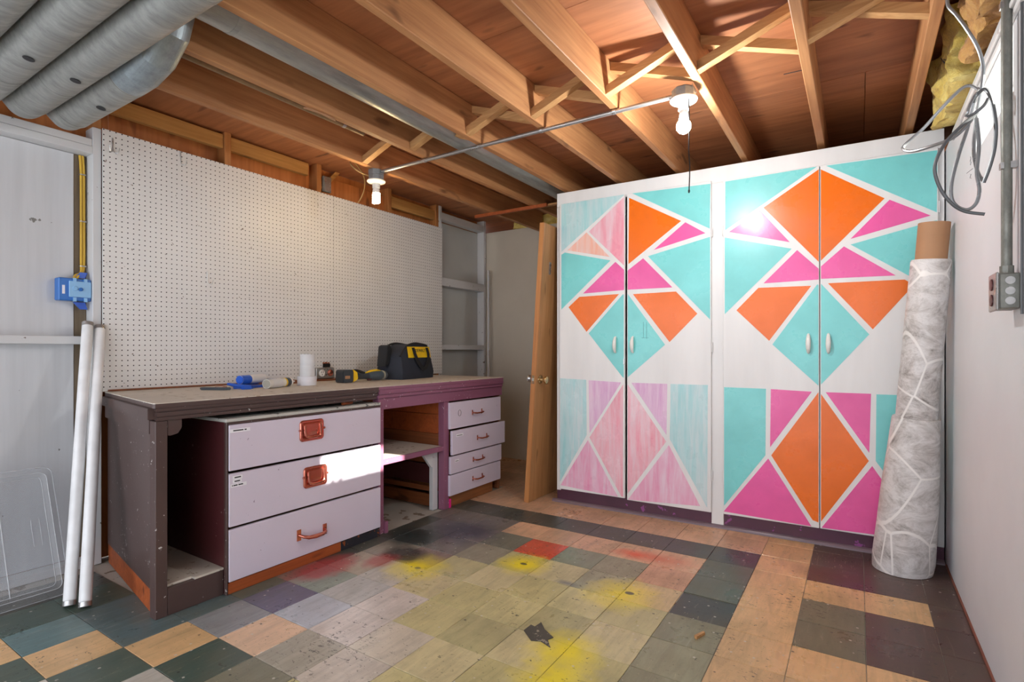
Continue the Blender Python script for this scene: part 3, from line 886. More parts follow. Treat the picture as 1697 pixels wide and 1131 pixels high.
# ================================================================== DRAWER CHEST (in the bench bay)
CH = thing('drawer_chest', 'three-drawer lilac chest with copper pulls standing inside the bench bay', 'drawers', (-2.6, 1.79, 0))
XC = -2.372
bx('side_panel', 'maroon', CH, -3.05, XC - 0.023, 1.328, 1.346, 0.0, 0.776)
bx('side_panel', 'maroon', CH, -3.05, XC - 0.08, 2.226, 2.244, 0.0, 0.776)
bx('chest_top', 'greytop', CH, -3.05, XC - 0.004, 1.322, 2.248, 0.7765, 0.792, bev=0.003)
bx('back_panel', 'maroon', CH, -3.062, -3.051, 1.328, 2.244, 0.0, 0.776)
bx('front_edge', 'brownpaint', CH, XC - 0.022, XC - 0.003, 1.322, 1.331, 0.0, 0.776)
bx('front_rail', 'brownpaint', CH, XC - 0.024, XC - 0.004, 1.332, 2.244, 0.766, 0.776)
bx('kick_board', 'orangewood', CH, XC - 0.026, XC - 0.008, 1.332, 1.96, 0.0, 0.052)
bx('kick_board', 'blackpaint', CH, XC - 0.026, XC - 0.008, 1.961, 2.244, 0.0, 0.052)
def bail_pull(parent, y, z):
    w, h = 0.072, 0.054
    def rrect(w, h, r, n=5):
        out = []
        for cx, cy, a0 in ((w - r, h - r, 0), (-(w - r), h - r, PI / 2), (-(w - r), -(h - r), PI), (w - r, -(h - r), 1.5 * PI)):
            for k in range(n + 1):
                a = a0 + PI / 2 * k / n
                out.append((cx + r * math.cos(a), cy + r * math.sin(a)))
        return out
    def ring(w, h, r, dx): return [(XC + dx, y + p[0], z + p[1]) for p in rrect(w, h, r)]
    b = B().rings([ring(w, h, 0.018, 0.0003), ring(w, h, 0.018, 0.004), ring(w - 0.004, h - 0.004, 0.016, 0.008), ring(w - 0.012, h - 0.012, 0.012, 0.008), ring(w - 0.016, h - 0.016, 0.010, 0.003), ring(w - 0.018, h - 0.018, 0.010, 0.002)])
    pl = fin('pull_plate', b, 'copper', parent, smooth=True)
    b = B().tube([(XC + 0.006, y - 0.046, z + 0.028), (XC + 0.012, y - 0.046, z - 0.012), (XC + 0.016, y - 0.036, z - 0.030), (XC + 0.017, y, z - 0.034), (XC + 0.016, y + 0.036, z - 0.030), (XC + 0.012, y + 0.046, z - 0.012), (XC + 0.006, y + 0.046, z + 0.028)], 0.0065, 8, smooth=3)
    fin('bail', b, 'copper', pl, smooth=True)
    b = B().prism([(y - 0.044, z + 0.032), (y + 0.044, z + 0.032), (y + 0.044, z - 0.016), (y + 0.02, z - 0.008), (y, z - 0.006), (y - 0.02, z - 0.008), (y - 0.044, z - 0.016)], 'X', XC + 0.003, XC + 0.0055)
    fin('cup_plate', b, 'copper', pl)
    for s in (-1, 1):
        fin('pin', B().sphere((XC + 0.006, y + s * 0.074, z + 0.004), 0.006, seg=8, rng=6), 'copper', pl, smooth=True)
DRW = []
for z0, z1 in ((0.556, 0.764), (0.303, 0.543), (0.056, 0.291)):
    dr = bx('drawer', 'lilac', CH, XC - 0.02, XC, 1.334, 2.244, z0, z1, bev=0.003)
    bx('drawer_box', 'brownwood', dr, -3.03, XC - 0.0265, 1.365, 2.21, z0 + 0.015, z1 - 0.03)
    DRW.append(dr)
bail_pull(DRW[0], 1.766, 0.690)
bail_pull(DRW[1], 1.788, 0.448)
for s, z in ((-1, 0.167), (1, 0.156)):
    fin('pull_plate', B().box(XC + 0.0003, XC + 0.004, 1.768 + s * 0.078 - 0.012, 1.768 + s * 0.078 + 0.012, z - 0.028, z + 0.028, bev=0.001), 'copper', DRW[2])
b = B().tube([(XC + 0.003, 1.690, 0.167), (XC + 0.026, 1.702, 0.160), (XC + 0.034, 1.725, 0.152), (XC + 0.036, 1.768, 0.148), (XC + 0.034, 1.811, 0.148), (XC + 0.026, 1.834, 0.152), (XC + 0.003, 1.846, 0.156)], [0.006, 0.008, 0.010, 0.011, 0.010, 0.008, 0.006], 10)
fin('pull_bar', b, 'copper', DRW[2], smooth=True)
def label_strip(dr, y0, y1, z, words):
    bx('label_strip', 'label', dr, XC + 0.0002, XC + 0.0008, y0, y1, z - 0.008, z + 0.008, bev=0)
    for a, c in words:
        bx('label_print', 'ink', dr, XC + 0.0009, XC + 0.0013, a, c, z - 0.0025, z + 0.003, bev=0)
label_strip(DRW[0], 1.337, 1.432, 0.737, ((1.352, 1.40), (1.405, 1.415)))
label_strip(DRW[1], 1.350, 1.395, 0.524, ((1.358, 1.388),))
label_strip(DRW[1], 1.350, 1.392, 0.507, ((1.358, 1.384),))
label_strip(DRW[1], 1.340, 1.415, 0.489, ((1.346, 1.350), (1.353, 1.372), (1.376, 1.398)))

# ================================================================== DUCTS AND PIPES
ZD, RD = 2.187, 0.0728
names = ['galvanised round duct nearest the pegboard, with an elbow into the joist bay', 'second galvanised duct from the pegboard under the joists', 'third galvanised duct from the pegboard under the joists', 'fourth galvanised duct, at the photo corner farthest from the pegboard']
for k, yc in enumerate((0.964, 0.815, 0.666, 0.517)):
    d = thing('air_duct', names[k], 'duct', (-3.1, yc, ZD - RD), group='ducts under the joists')
    xe = -2.42 if k == 0 else 0.30
    fin('pipe', B().tube([(-2.98, yc, ZD), (xe, yc, ZD)], RD, 32), 'galv', d, smooth=True)
    fin('elbow', B().tube([(-2.981, yc, ZD), (-3.06, yc, ZD + 0.004), (-3.13, yc, ZD + 0.05), (-3.165, yc, ZD + 0.12), (-3.17, yc, ZD + 0.25)], [RD * 0.985] * 5, 32), 'galv', d, smooth=True)
    for xs in ((-2.98, -2.44) if k == 0 else (-2.72 + 0.05 * (k % 2), -1.6, -0.5)):
        fin('seam_ring', B().tube([(xs - 0.012, yc, ZD), (xs + 0.012, yc, ZD)], RD + 0.0013, 32), 'galv', d, smooth=True)
    hx = (-2.66, -2.47, -2.42, -2.2)[k]
    fin('knockout', B().lathe([(0.017, 0), (0.017, 0.0012)], 14, (hx, yc - 0.012, ZD - RD - 0.0004), (0, -0.16, -1)), 'black', d)
    if k == 0:
        pts = [(-2.421, yc, ZD), (-2.33, yc, ZD + 0.003), (-2.225, yc + 0.004, ZD + 0.032), (-2.145, yc + 0.010, ZD + 0.10), (-2.112, yc + 0.014, ZD + 0.18), (-2.110, yc + 0.014, ZD + 0.262)]
        fin('gored_elbow', B().tube(pts, RD + 0.001, 48), 'galv2', d)
        fin('branch_pipe', B().tube([(-1.95, yc - 0.02, 2.357), (-1.95, 4.35, 2.357)], 0.078, 28), 'galv', d, smooth=True)
        fin('seam_ring', B().tube([(-1.95, 1.10, 2.357), (-1.95, 1.12, 2.357)], 0.0795, 28), 'galv', d, smooth=True)
M['oldpipe'] = metal('old brown pipe', S(150, 122, 88), 0.45, 0.3, 0.3)
wp = thing('water_pipe', 'thin grey pipe running in the joist bay above the warm lamp', 'pipe', (-2.37, 1.7, 2.33))
fin('pipe', B().tube([(-2.36, 0.0, 2.335), (-2.36, 2.10, 2.335)], 0.016, 12), 'oldpipe', wp, smooth=True)
for y in (1.0, 1.95):
    fin('pipe_strap', B().tube([(-2.36, y, 2.335), (-2.36, y + 0.02, 2.335)], 0.0175, 12), 'conduit', wp)
    fin('strap_hanger', B().box(-2.372, -2.348, y, y + 0.02, 2.335, ZS), 'conduit', wp)
# conduit between the lamps
cd = thing('conduit', 'straight steel conduit strapped under the joists between the two lamps', 'conduit', (-1.6, 2.45, 2.246))
fin('pipe', B().tube([(-2.578, 2.45, 2.2565), (-0.708, 2.45, 2.2565)], 0.011, 14), 'conduit', cd, smooth=True)
for k in (3, 4, 5, 6):
    xm = JX[k] + 0.019
    fin('strap', B().tube([(xm - 0.007, 2.45, 2.2565), (xm + 0.007, 2.45, 2.2565)], 0.013, 12), 'steel', cd)
    fin('strap_tab', B().box(xm - 0.007, xm + 0.007, 2.464, 2.485, 2.266, 2.2695), 'steel', cd)

# ================================================================== LAMPS
def lamp_body(name, label, x, y, ztop, zbase, two):
    L = thing(name, label, 'lamp', (x, y, zbase - 0.16), group='bare bulb ceiling lamps')
    r = 0.052
    def octo(rr, z): return [(x + rr * math.cos(PI / 8 + k * PI / 4), y + rr * math.sin(PI / 8 + k * PI / 4), z) for k in range(8)]
    h = ztop - zbase
    if two:
        zm = zbase + h * 0.5
        fin('junction_box', B().rings([octo(r, zm + 0.001), octo(r, ztop)]), 'galv2', L)
        fin('box_extension', B().rings([octo(r - 0.002, zbase), octo(r - 0.002, zm)]), 'galv2', L)
    else:
        fin('junction_box', B().rings([octo(r, zbase), octo(r, ztop - 0.006), octo(r - 0.006, ztop)]), 'galv2', L)
    fin('lampholder', B().lathe([(0.020, -0.052), (0.024, -0.050), (0.025, -0.022), (0.034, -0.020), (0.056, -0.012), (0.060, -0.006), (0.058, -0.0005)], 28, (x, y, zbase)), 'porcelain', L, smooth=True)
    return L
L1x, L1y = -0.655, 2.43
LA = lamp_body('ceiling_lamp', 'bare white bulb lamp with hanging pull cord near the painted cupboard', L1x, L1y, 2.2695, 2.225, False)
Rb = 0.0315
bulb_area = 4 * PI * Rb * Rb
M['bulb1'] = emit('cool bulb glow', (0.95, 0.985, 1.0, 1), BULB_W / (PI * bulb_area))
zb = 2.112
fin('bulb_base', B().lathe([(0.017, 0.0), (0.020, -0.014), (0.021, -0.035), (0.018, -0.036)], 20, (L1x, L1y, 2.1725)), 'porcelain', LA, smooth=True)
fin('bulb', B().sphere((L1x, L1y, zb - 0.009), Rb, 1, 1, 1.05, 24, 16), 'bulb1', LA, smooth=True)
pts = [(L1x + 0.030, L1y - 0.03, 2.215), (L1x + 0.033, L1y - 0.032, 2.10), (L1x + 0.031, L1y - 0.033, 1.98), (L1x + 0.035, L1y - 0.032, 1.90), (L1x + 0.032, L1y - 0.033, 1.80)]
pc = fin('pull_cord', B().tube(pts, 0.0025, 6, smooth=3), 'black', LA)
fin('cord_knot', B().sphere((L1x + 0.032, L1y - 0.033, 1.80), 0.0045, 1, 1, 2.0, 8, 6), 'black', LA)
fin('hanging_wire', B().tube([(L1x + 0.045, L1y - 0.03, 2.269), (L1x + 0.055, L1y - 0.03, 2.235), (L1x + 0.066, L1y - 0.045, 2.22)], 0.002, 6), 'steel', LA)
L2x, L2y = -2.632, 2.45
LB = lamp_body('ceiling_lamp', 'warm spiral bulb lamp hanging above the pegboard side of the bench', L2x, L2y, 2.2695, 2.205, True)
M['bulb2'] = emit('warm spiral glow', (1.0, 0.72, 0.36, 1), WARM_W / (PI * 0.0125))
fin('bulb_base', B().lathe([(0.019, 0.0), (0.023, -0.01), (0.023, -0.028), (0.018, -0.030)], 20, (L2x, L2y, 2.1525)), 'porcelain', LB, smooth=True)
sp = []
for k in range(64):
    a = 2 * PI * k / 16
    sp.append((L2x + 0.019 * math.cos(a), L2y + 0.019 * math.sin(a), 2.119 - 0.062 * k / 63))
fin('spiral_bulb', B().tube(sp, 0.0068, 8), 'bulb2', LB, smooth=True)
# cables by the warm lamp
tag(fin('lamp_cable', B().tube([(-2.684, 2.44, 2.24), (-2.73, 2.38, 2.268), (-2.80, 2.38, 2.33), (-2.95, 2.55, 2.41), (-3.12, 2.78, 2.41), (-3.22, 2.875, 2.355), (-3.26, 2.87, 2.28), (-3.266, 2.85, 2.2515)], 0.0045, 8, smooth=6), 'tancable', None, smooth=True), 'tan cable curving from the warm lamp box to the pegboard top', 'cable')
yc_ = thing('stapled_cable', 'yellow cable stapled along the last joist above the pegboard', 'cable', (-2.65, 2.0, 2.285))
fin('cable', B().tube([(-2.642, 0.6, 2.292), (-2.642, 1.5, 2.288), (-2.642, 2.25, 2.29)], 0.0055, 8), 'yellowcable', yc_)
for y in (1.25, 1.75, 2.15):
    fin('staple', B().box(-2.6495, -2.6365, y, y + 0.006, 2.280, 2.299), 'steel', yc_)
# small box on the stud
sb = thing('switch_box', 'small grey cover box on the stud above the pegboard', 'box', (-3.27, 2.57, 2.262))
fin('box', B().box(XW + 0.0002, XW + 0.022, 2.533, 2.60, 2.262, 2.375, bev=0.003), 'darkmetal', sb)
fin('cover', B().box(XW + 0.0222, XW + 0.025, 2.537, 2.596, 2.268, 2.369, bev=0.002), 'conduit', sb)
# wooden stick nailed under the joists in the far corner
ws = thing('wood_strip', 'orange wooden strip nailed under the joists by the far corner', 'wood strip', (-2.42, 3.72, 2.24))
fin('strip', B().box(-2.78, -2.07, 3.71, 3.73, 2.243, 2.2695, bev=0.002), 'orangewood', ws)
fin('strip', B().box(-2.6, -1.96, 3.735, 3.775, 2.255, 2.2695, bev=0.002), 'strut', ws)
tag(fin('paper_scrap', B().prism([(-2.238, 1.62), (-2.222, 1.70), (-2.229, 1.80), (-2.215, 1.79), (-2.212, 1.72), (-2.222, 1.63)], 'Z', 2.2635, 2.2695), 'cardboard', None), 'torn paper scrap stuck under a joist beside the thin pipe', 'paper')
# ================================================================== INSULATION
def lumpy(name, label, x0, x1, y0, y1, z0, z1, mat, amp=0.03, seed=0, n=22, group='insulation batts'):
    b = B(); b.box(x0, x1, y0, y1, z0, z1)
    bmesh.ops.subdivide_edges(b.bm, edges=b.bm.edges[:], cuts=n, use_grid_fill=True)
    for v in b.bm.verts:
        p = v.co * 9 + Vector((seed, seed * 2, 0)); q = v.co * 30 + Vector((0, seed, 5))
        v.co += Vector((noise.noise(p) - 0.2, 0.6 * noise.noise(p + Vector((7, 3, 1))), 0.6 * noise.noise(p + Vector((1, 9, 4))))) * amp + noise.noise_vector(q) * amp * 0.3
        v.co.z = min(max(v.co.z, z0), ZS - 0.002)
    return tag(fin(name, b, mat, None, smooth=True), label, 'insulation', group)
ib = lumpy('insulation_batt', 'yellow insulation batt with scribbled print above the right wall', 0.315, 0.56, 2.62, 3.22, 2.1385, 2.41, 'insul', 0.05, 3)
lumpy('insulation_batt', 'browned insulation batt above the small window', 0.34, 0.575, 1.98, 2.54, 2.1385, 2.44, 'insul2', 0.06, 8)
lumpy('insulation_batt', 'loose yellow insulation tuck over the far corner wall', -2.95, -1.75, 4.612, 4.655, 2.3365, 2.44, 'insul', 0.03, 5)
# scribbles on the batt
from mathutils.bvhtree import BVHTree
bv = BVHTree.FromPolygons([ib.matrix_world @ v.co + ib.location for v in ib.data.vertices], [p.vertices[:] for p in ib.data.polygons])
for st in ([(2.92, 2.29), (2.90, 2.33), (2.87, 2.33), (2.88, 2.29), (2.92, 2.29)], [(2.86, 2.32), (2.85, 2.29), (2.84, 2.31), (2.83, 2.29), (2.82, 2.32)], [(2.96, 2.23), (2.93, 2.24), (2.91, 2.23), (2.89, 2.25), (2.88, 2.22)]):
    pts = []
    for (ya, za), (yb, zc) in zip(st, st[1:]):
        for q in range(4):
            hit = bv.ray_cast(Vector((0.0, ya + (yb - ya) * q / 4, za + (zc - za) * q / 4)), Vector((1, 0, 0)))[0]
            if hit: pts.append(hit - Vector((0.001, 0, 0)))
    if len(pts) > 2: fin('marker_scribble', B().tube(pts, 0.0016, 5), 'ink', ib)
wn = thing('pencil_note', 'small pencil scribble on the right wall beside the cable loops', 'writing', (XR, 2.82, 1.788))
for L in ([(2.90, 1.838), (2.76, 1.818)], [(2.81, 1.880), (2.80, 1.870), (2.815, 1.862), (2.795, 1.854), (2.81, 1.846)], [(2.82, 1.812), (2.795, 1.805), (2.82, 1.796), (2.79, 1.788)]):
    fin('pencil_stroke', B().tube([(XR - 0.0006, y, z) for y, z in L], 0.0009, 5), 'darkcable', wn)
# ================================================================== RIGHT WALL FITTINGS
ob = thing('outlet_box', 'grey metal outlet box at the end of the wall conduit', 'outlet', (0.355, 2.06, 1.21))
fin('box', B().box(0.334, XR - 0.0005, 2.012, 2.108, 1.217, 1.318, bev=0.004), 'darkmetal', ob)
fin('cover', B().box(0.326, 0.3338, 2.010, 2.110, 1.213, 1.322, bev=0.003), 'conduit', ob)
for z in (1.245, 1.290):
    fin('receptacle', B().lathe([(0.017, 0), (0.017, 0.003)], 16, (0.3258, 2.06, z), (-1, 0, 0)), 'maroon', ob)
for z in (1.240, 1.268, 1.297):
    fin('knockout', B().lathe([(0.011, 0), (0.011, 0.001)], 14, (0.357, 2.0118, z), (0, -1, 0)), 'conduit', ob)
fin('connector', B().tube([(0.357, 2.055, 1.3185), (0.357, 2.055, 1.342)], 0.016, 8), 'darkmetal', ob)
wc = thing('wall_conduit', 'painted vertical conduit on the right wall running down to the outlet', 'conduit', (0.357, 2.055, 1.3425))
fin('pipe', B().tube([(0.357, 2.055, 1.3425), (0.357, 2.055, 2.135), (0.357, 2.055, 2.26)], 0.0125, 14), 'darkmetal', wc, smooth=True)
for z in (1.62, 2.08):
    fin('strap', B().box(0.342, XR - 0.0005, 2.045, 2.065, z, z + 0.018), 'conduit', wc)
tag(fin('wall_wire', B().tube([(0.376, 1.985, 1.20), (0.376, 1.985, 2.13)], 0.0035, 6), 'darkcable', None), 'thin dark wire running beside the wall conduit', 'wire')
# cable coil hanging at the window
cc = thing('cable_coil', 'loose loops of grey cable hanging in front of the small window', 'cable', (0.27, 2.2, 1.55))

loops = [
 [(0.244, 2.22, 2.268), (0.244, 2.22, 2.218), (0.264, 2.21, 2.173), (0.288, 2.2, 2.116), (0.314, 2.2, 2.051), (0.327, 2.2, 1.987), (0.324, 2.2, 1.921), (0.317, 2.21, 1.871), (0.311, 2.22, 1.8), (0.305, 2.2, 1.728), (0.313, 2.19, 1.657), (0.325, 2.18, 1.624)],
 [(0.32, 2.2, 1.913), (0.302, 2.22, 1.941), (0.278, 2.24, 1.944), (0.233, 2.28, 1.908), (0.187, 2.3, 1.859), (0.137, 2.3, 1.814), (0.132, 2.28, 1.792), (0.154, 2.25, 1.772), (0.202, 2.2, 1.764), (0.252, 2.17, 1.771), (0.287, 2.16, 1.803), (0.306, 2.16, 1.836)],
 [(0.306, 2.16, 1.83), (0.263, 2.14, 1.788), (0.225, 2.13, 1.741), (0.202, 2.13, 1.679), (0.213, 2.14, 1.618), (0.242, 2.15, 1.564), (0.277, 2.16, 1.533), (0.325, 2.16, 1.517)],
 [(0.306, 2.18, 1.89), (0.291, 2.2, 1.807), (0.267, 2.2, 1.716), (0.251, 2.2, 1.633), (0.255, 2.2, 1.574), (0.284, 2.19, 1.543), (0.307, 2.18, 1.556), (0.314, 2.17, 1.596), (0.308, 2.17, 1.652), (0.313, 2.17, 1.735), (0.306, 2.17, 1.83)],
 [(0.298, 2.15, 1.861), (0.303, 2.14, 1.878), (0.321, 2.13, 1.888), (0.334, 2.12, 1.85), (0.344, 2.12, 1.776), (0.343, 2.13, 1.707), (0.333, 2.14, 1.652), (0.321, 2.15, 1.611)],
 [(0.277, 2.13, 1.818), (0.279, 2.12, 1.822), (0.283, 2.12, 1.839), (0.297, 2.13, 1.872), (0.31, 2.15, 1.895)],
 [(0.279, 2.12, 1.812), (0.294, 2.11, 1.814), (0.314, 2.1, 1.829), (0.324, 2.1, 1.848)]]
for k, L in enumerate(loops):
    fin('cable_loop', B().tube(L, 0.0052 if k < 5 else 0.0042, 8, smooth=6), 'greycable' if k in (0, 1, 3, 5) else 'darkcable', cc, smooth=True)
# ================================================================== LEFT BAY THINGS
# blue electrical box with yellow cables
be = thing('electrical_box', 'bright blue plastic electrical box with pale cover fixed to the left stud', 'electrical box', (-3.32, 1.08, 1.33))
fin('box', B().box(-3.355, -3.30, 1.005, 1.139, 1.35, 1.462, bev=0.004), 'bluebox', be)
fin('cover', B().box(-3.2995, -3.292, 1.045, 1.137, 1.368, 1.448, bev=0.002), 'bluelight', be)
for y in (1.068, 1.113):
    for z in (1.356, 1.453):
        fin('cover_tab', B().box(-3.2995, -3.29, y - 0.006, y + 0.006, z - 0.010, z + 0.010), 'bluelight', be)
fin('screw_boss', B().lathe([(0.009, 0), (0.009, 0.006), (0.004, 0.007)], 14, (-3.2918, 1.092, 1.408), (1, 0, 0)), 'bluebox', be)
fin('screw_boss', B().lathe([(0.012, 0), (0.010, 0.004), (0.008, 0.0045)], 14, (-3.2918, 1.070, 1.412), (1, 0, 0)), 'bluelight', be)
fin('box_label', B().box(-3.2998, -3.2985, 1.019, 1.030, 1.382, 1.425), 'label', be)
for z in (1.345, 1.468):
    fin('nail_lug', B().prism([(1.07, z), (1.12, z), (1.13, z + (0.03 if z > 1.4 else -0.035)), (1.10, z + (0.03 if z > 1.4 else -0.035))], 'X', -3.33, -3.32), 'blue', be)
yw = thing('yellow_cable', 'pair of yellow cables stapled down the left stud to the blue box', 'cable', (-3.35, 1.12, 1.47))
for k, dy in enumerate((0.0, 0.012)):
    pts = [(-3.353, 1.108 + dy, 2.101), (-3.35, 1.112 + dy, 2.02), (-3.35, 1.113 + dy, 1.8), (-3.35, 1.113 + dy, 1.56), (-3.335, 1.107 + dy * 0.5, 1.50), (-3.325, 1.082 + dy, 1.482), (-3.318, 1.072 + dy, 1.464)]
    fin('cable', B().tube(pts, 0.0058, 8, smooth=5), 'yellowcable', yw, smooth=True)
for z in (2.0, 1.76, 1.53):
    fin('staple', B().box(-3.357, -3.341, 1.105, 1.133, z, z + 0.006), 'steel', yw)
# fluorescent tubes
tl = ['white fluorescent tube leaning on the left stud, nearer the clear lid', 'white fluorescent tube leaning on the left stud, nearer the workbench']
for k, (p0, p1) in enumerate((((-2.835, 0.900, 0.0), (-3.252, 1.106, 1.205)), ((-2.765, 0.932, 0.0), (-3.256, 1.160, 1.19)))):
    t_ = thing('fluorescent_tube', tl[k], 'tube', p0, group='fluorescent tubes')
    a, c = Vector(p0) + Vector((0, 0, 0.006)), Vector(p1); d = (c - a).normalized(); L = (c - a).length
    fin('glass_tube', B().lathe([(0.021, 0.0), (0.0235, 0.003), (0.0235, L - 0.003), (0.021, L)], 20, a + d * 0.022, d), 'tubewhite', t_, smooth=True)
    fin('end_cap', B().lathe([(0.022, 0), (0.024, 0.002), (0.024, 0.021)], 18, a + d * 0.001, d), 'conduit', t_, smooth=True)
    fin('end_cap', B().lathe([(0.024, 0), (0.024, 0.016), (0.022, 0.018)], 18, a + d * (L + 0.0225), d), 'conduit', t_, smooth=True)
    for s in (-1, 1):
        side = d.cross(Vector((1, 0, 0))).normalized() * 0.006 * s
        fin('pin', B().lathe([(0.0016, 0), (0.0016, 0.008)], 8, a + d * (L + 0.041) + side, d), 'steel', t_)
# clear plastic lid leaning on the wall
ld = thing('plastic_lid', 'clear plastic storage box lid leaning on the left wall by the floor', 'lid', (-3.0, 0.70, 0.0))
ld.rotation_euler = (0, rad(-23.5), 0)
def rr(y0, y1, z0, z1, r, n=4):
    out = []
    for cy, cz, a0 in ((y1 - r, z1 - r, 0), (y0 + r, z1 - r, PI / 2), (y0 + r, z0 + r, PI), (y1 - r, z0 + r, 1.5 * PI)):
        for k in range(n + 1):
            a = a0 + PI / 2 * k / n; out.append((cy + r * math.cos(a), cz + r * math.sin(a)))
    return out
LY0, LY1, LZ1 = -0.34, 0.26, 0.60
def lr(o, dx): return [(dx, p[0], p[1]) for p in rr(LY0 + o, LY1 - o, 0.004 + o, LZ1 - o, max(0.035 - o * 0.3, 0.01))]
fin('panel', B().rings([lr(0.045, 0.0), lr(0.045, 0.003)]), 'clear', ld, True)
fin('skirt', B().rings([lr(0.0, -0.012), lr(0.002, 0.0), lr(0.03, 0.016), lr(0.045, 0.0035)], cap=False), 'clear', ld, True, True)
def loop(o, dx, r): 
    q = lr(o, dx); return B().tube(q + [q[0]], r, 6)
fin('rim', loop(0.0, -0.010, 0.0028), 'clearrim', ld, True)
fin('ridge', loop(0.03, 0.016, 0.0016), 'clearrim', ld, True)
fin('ridge', loop(0.048, 0.004, 0.0012), 'clearrim', ld, True)
fin('fold_line', B().tube([(0.005, 0.055, 0.05), (0.005, 0.055, 0.55)], 0.0018, 6), 'clearrim', ld, True)
fin('embossed_mark', B().tube([(0.0045, 0.155, 0.24), (0.0045, 0.155, 0.36), (0.0045, 0.185, 0.36), (0.0045, 0.185, 0.24), (0.0045, 0.155, 0.24)], 0.001, 6), 'clearrim', ld, True)
# ================================================================== THINGS IN THE FAR CORNER
tag(fin('pole', B().tube([(-3.19, 4.50, 0.0), (-3.215, 4.53, 1.93)], 0.011, 10), 'framewhite', None, smooth=True), 'thin pale pole standing upright in the far corner behind the bench', 'pole')
# ================================================================== PEGBOARD HOOKS
XP = XW + 0.0119
def hook(y, z, label, two=False):
    h = thing('peg_hook', label, 'hook', (XP, y, z - 0.06), group='pegboard hooks')
    for s in ((-1, 1) if two else (1,)):
        fin('wire_hook', B().tube([(XP + 0.002, y, z + 0.03), (XP + 0.003, y + s * 0.002, z - 0.03), (XP + 0.010, y + s * 0.008, z - 0.045), (XP + 0.022, y + s * 0.018, z - 0.045), (XP + 0.028, y + s * 0.022, z - 0.02)], 0.0022, 6, smooth=3), 'steel', h)
    fin('backplate', B().box(XP - 0.0002, XP + 0.0012, y - 0.004, y + 0.004, z + 0.0, z + 0.032), 'steel', h)
hook(1.222, 2.180, 'double wire hook at the upper corner of the pegboard near the ducts', True)
hook(1.556, 2.215, 'single wire hook on the pegboard top edge below the first bare stud')
hook(1.706, 1.545, 'small brown hook alone in the middle of the pegboard')
# ================================================================== WALL OUTLET IN THE PEGBOARD
wo = thing('wall_outlet', 'dark brown outlet sunk in the pegboard above the bench', 'outlet', (XP, 2.56, 0.945))
fin('cover', B().box(XP, XP + 0.012, 2.530, 2.590, 0.945, 1.005, bev=0.003), 'void', wo)
fin('broken_edge', B().prism([(2.528, 1.0055), (2.592, 1.0055), (2.586, 1.016), (2.572, 1.010), (2.560, 1.018), (2.545, 1.011), (2.535, 1.017)], 'X', XP, XP + 0.003), 'orangewood', wo)
# ================================================================== THINGS ON THE BENCH
ZB = ZT + 0.0005
# tape and paper rolls
tp = thing('tape_roll', 'wide white tape roll under the upright paper roll', 'tape roll', (-2.845, 2.085, ZB))
fin('tape', B().lathe([(0.036, 0.0), (0.056, 0.0), (0.056, 0.054), (0.036, 0.054), (0.036, 0.0)], 32, (-2.845, 2.085, ZB)), 'tapewhite', tp, smooth=True)
fin('core', B().lathe([(0.033, 0.001), (0.0358, 0.001), (0.0358, 0.053), (0.033, 0.053), (0.033, 0.001)], 24, (-2.845, 2.085, ZB)), 'cardboard', tp, smooth=True)
for k, lab in enumerate(('lower grey-white paper roll standing on the white tape', 'upper grey-white paper roll, topmost of the stack on the bench')):
    z = ZB + 0.0545 + k * 0.068
    p_ = thing('paper_roll', lab, 'paper roll', (-2.845 + 0.003 * k, 2.087, z), group='stacked paper rolls')
    fin('paper', B().lathe([(0.022, 0.0), (0.042, 0.0), (0.0428, 0.004), (0.0428, 0.063), (0.042, 0.0675), (0.022, 0.0675), (0.022, 0.0)], 32, (-2.845 + 0.003 * k, 2.087, z)), 'paper', p_, smooth=True)
    fin('core', B().lathe([(0.019, 0.001), (0.0218, 0.001), (0.0218, 0.066), (0.019, 0.066), (0.019, 0.001)], 24, (-2.845 + 0.003 * k, 2.087, z)), 'cardboard', p_, smooth=True)
# caulk tubes
def caulk(label, p0, p1, r, bands, cap, grp):
    a, c = Vector(p0), Vector(p1); d = (c - a).normalized(); L = (c - a).length
    t_ = thing('caulk_tube', label, 'caulk tube', (a.x, a.y, ZB), group=grp)
    fin('cartridge', B().lathe([(r * 0.9, 0.002), (r * 0.9, 0.0), (r, 0.0), (r, L), (r * 0.9, L)], 28, a, d), 'porcelain', t_, smooth=True)
    fin('end_disc', B().lathe([(r * 0.88, -0.0005), (r * 0.88, -0.002)], 24, a, d), cap, t_)
    for s, e, m in bands:
        fin('printed_band', B().lathe([(r + 0.0004, s * L), (r + 0.0004, e * L)], 28, a, d), m, t_, smooth=True)
    fin('nozzle', B().lathe([(0.010, 0.0), (0.008, 0.012), (0.005, 0.05)], 14, a + d * L, d), 'porcelain', t_, smooth=True)
M['greycap'] = plain('grey end disc', S(168, 164, 150), 0.5)
caulk('white caulk tube with yellow band lying at the bench front', (-2.76, 1.762, ZB + 0.0268), (-2.846, 1.965, ZB + 0.0268), 0.026, ((0.70, 0.76, 'yellow'), (0.765, 0.93, 'tooldark'), (0.15, 0.55, 'paper')), 'greycap', 'caulk tubes')
caulk('blue-ended caulk tube lying on the blue tool behind the white tube', (-2.93, 1.708, ZB + 0.047), (-3.01, 1.90, ZB + 0.047), 0.025, ((0.0, 0.36, 'bluefilm'), (0.45, 0.95, 'paper')), 'bluefilm', 'caulk tubes')
cg = thing('caulking_tool', 'folded bright blue plastic tool under the caulk tubes', 'tool', (-2.92, 1.76, ZB))
fin('tray', B().prism([(-2.90, 1.655), (-2.865, 1.70), (-2.93, 1.90), (-3.02, 1.90), (-2.985, 1.70)], 'Z', ZB, ZB + 0.010, bev=0.002), 'blue', cg)
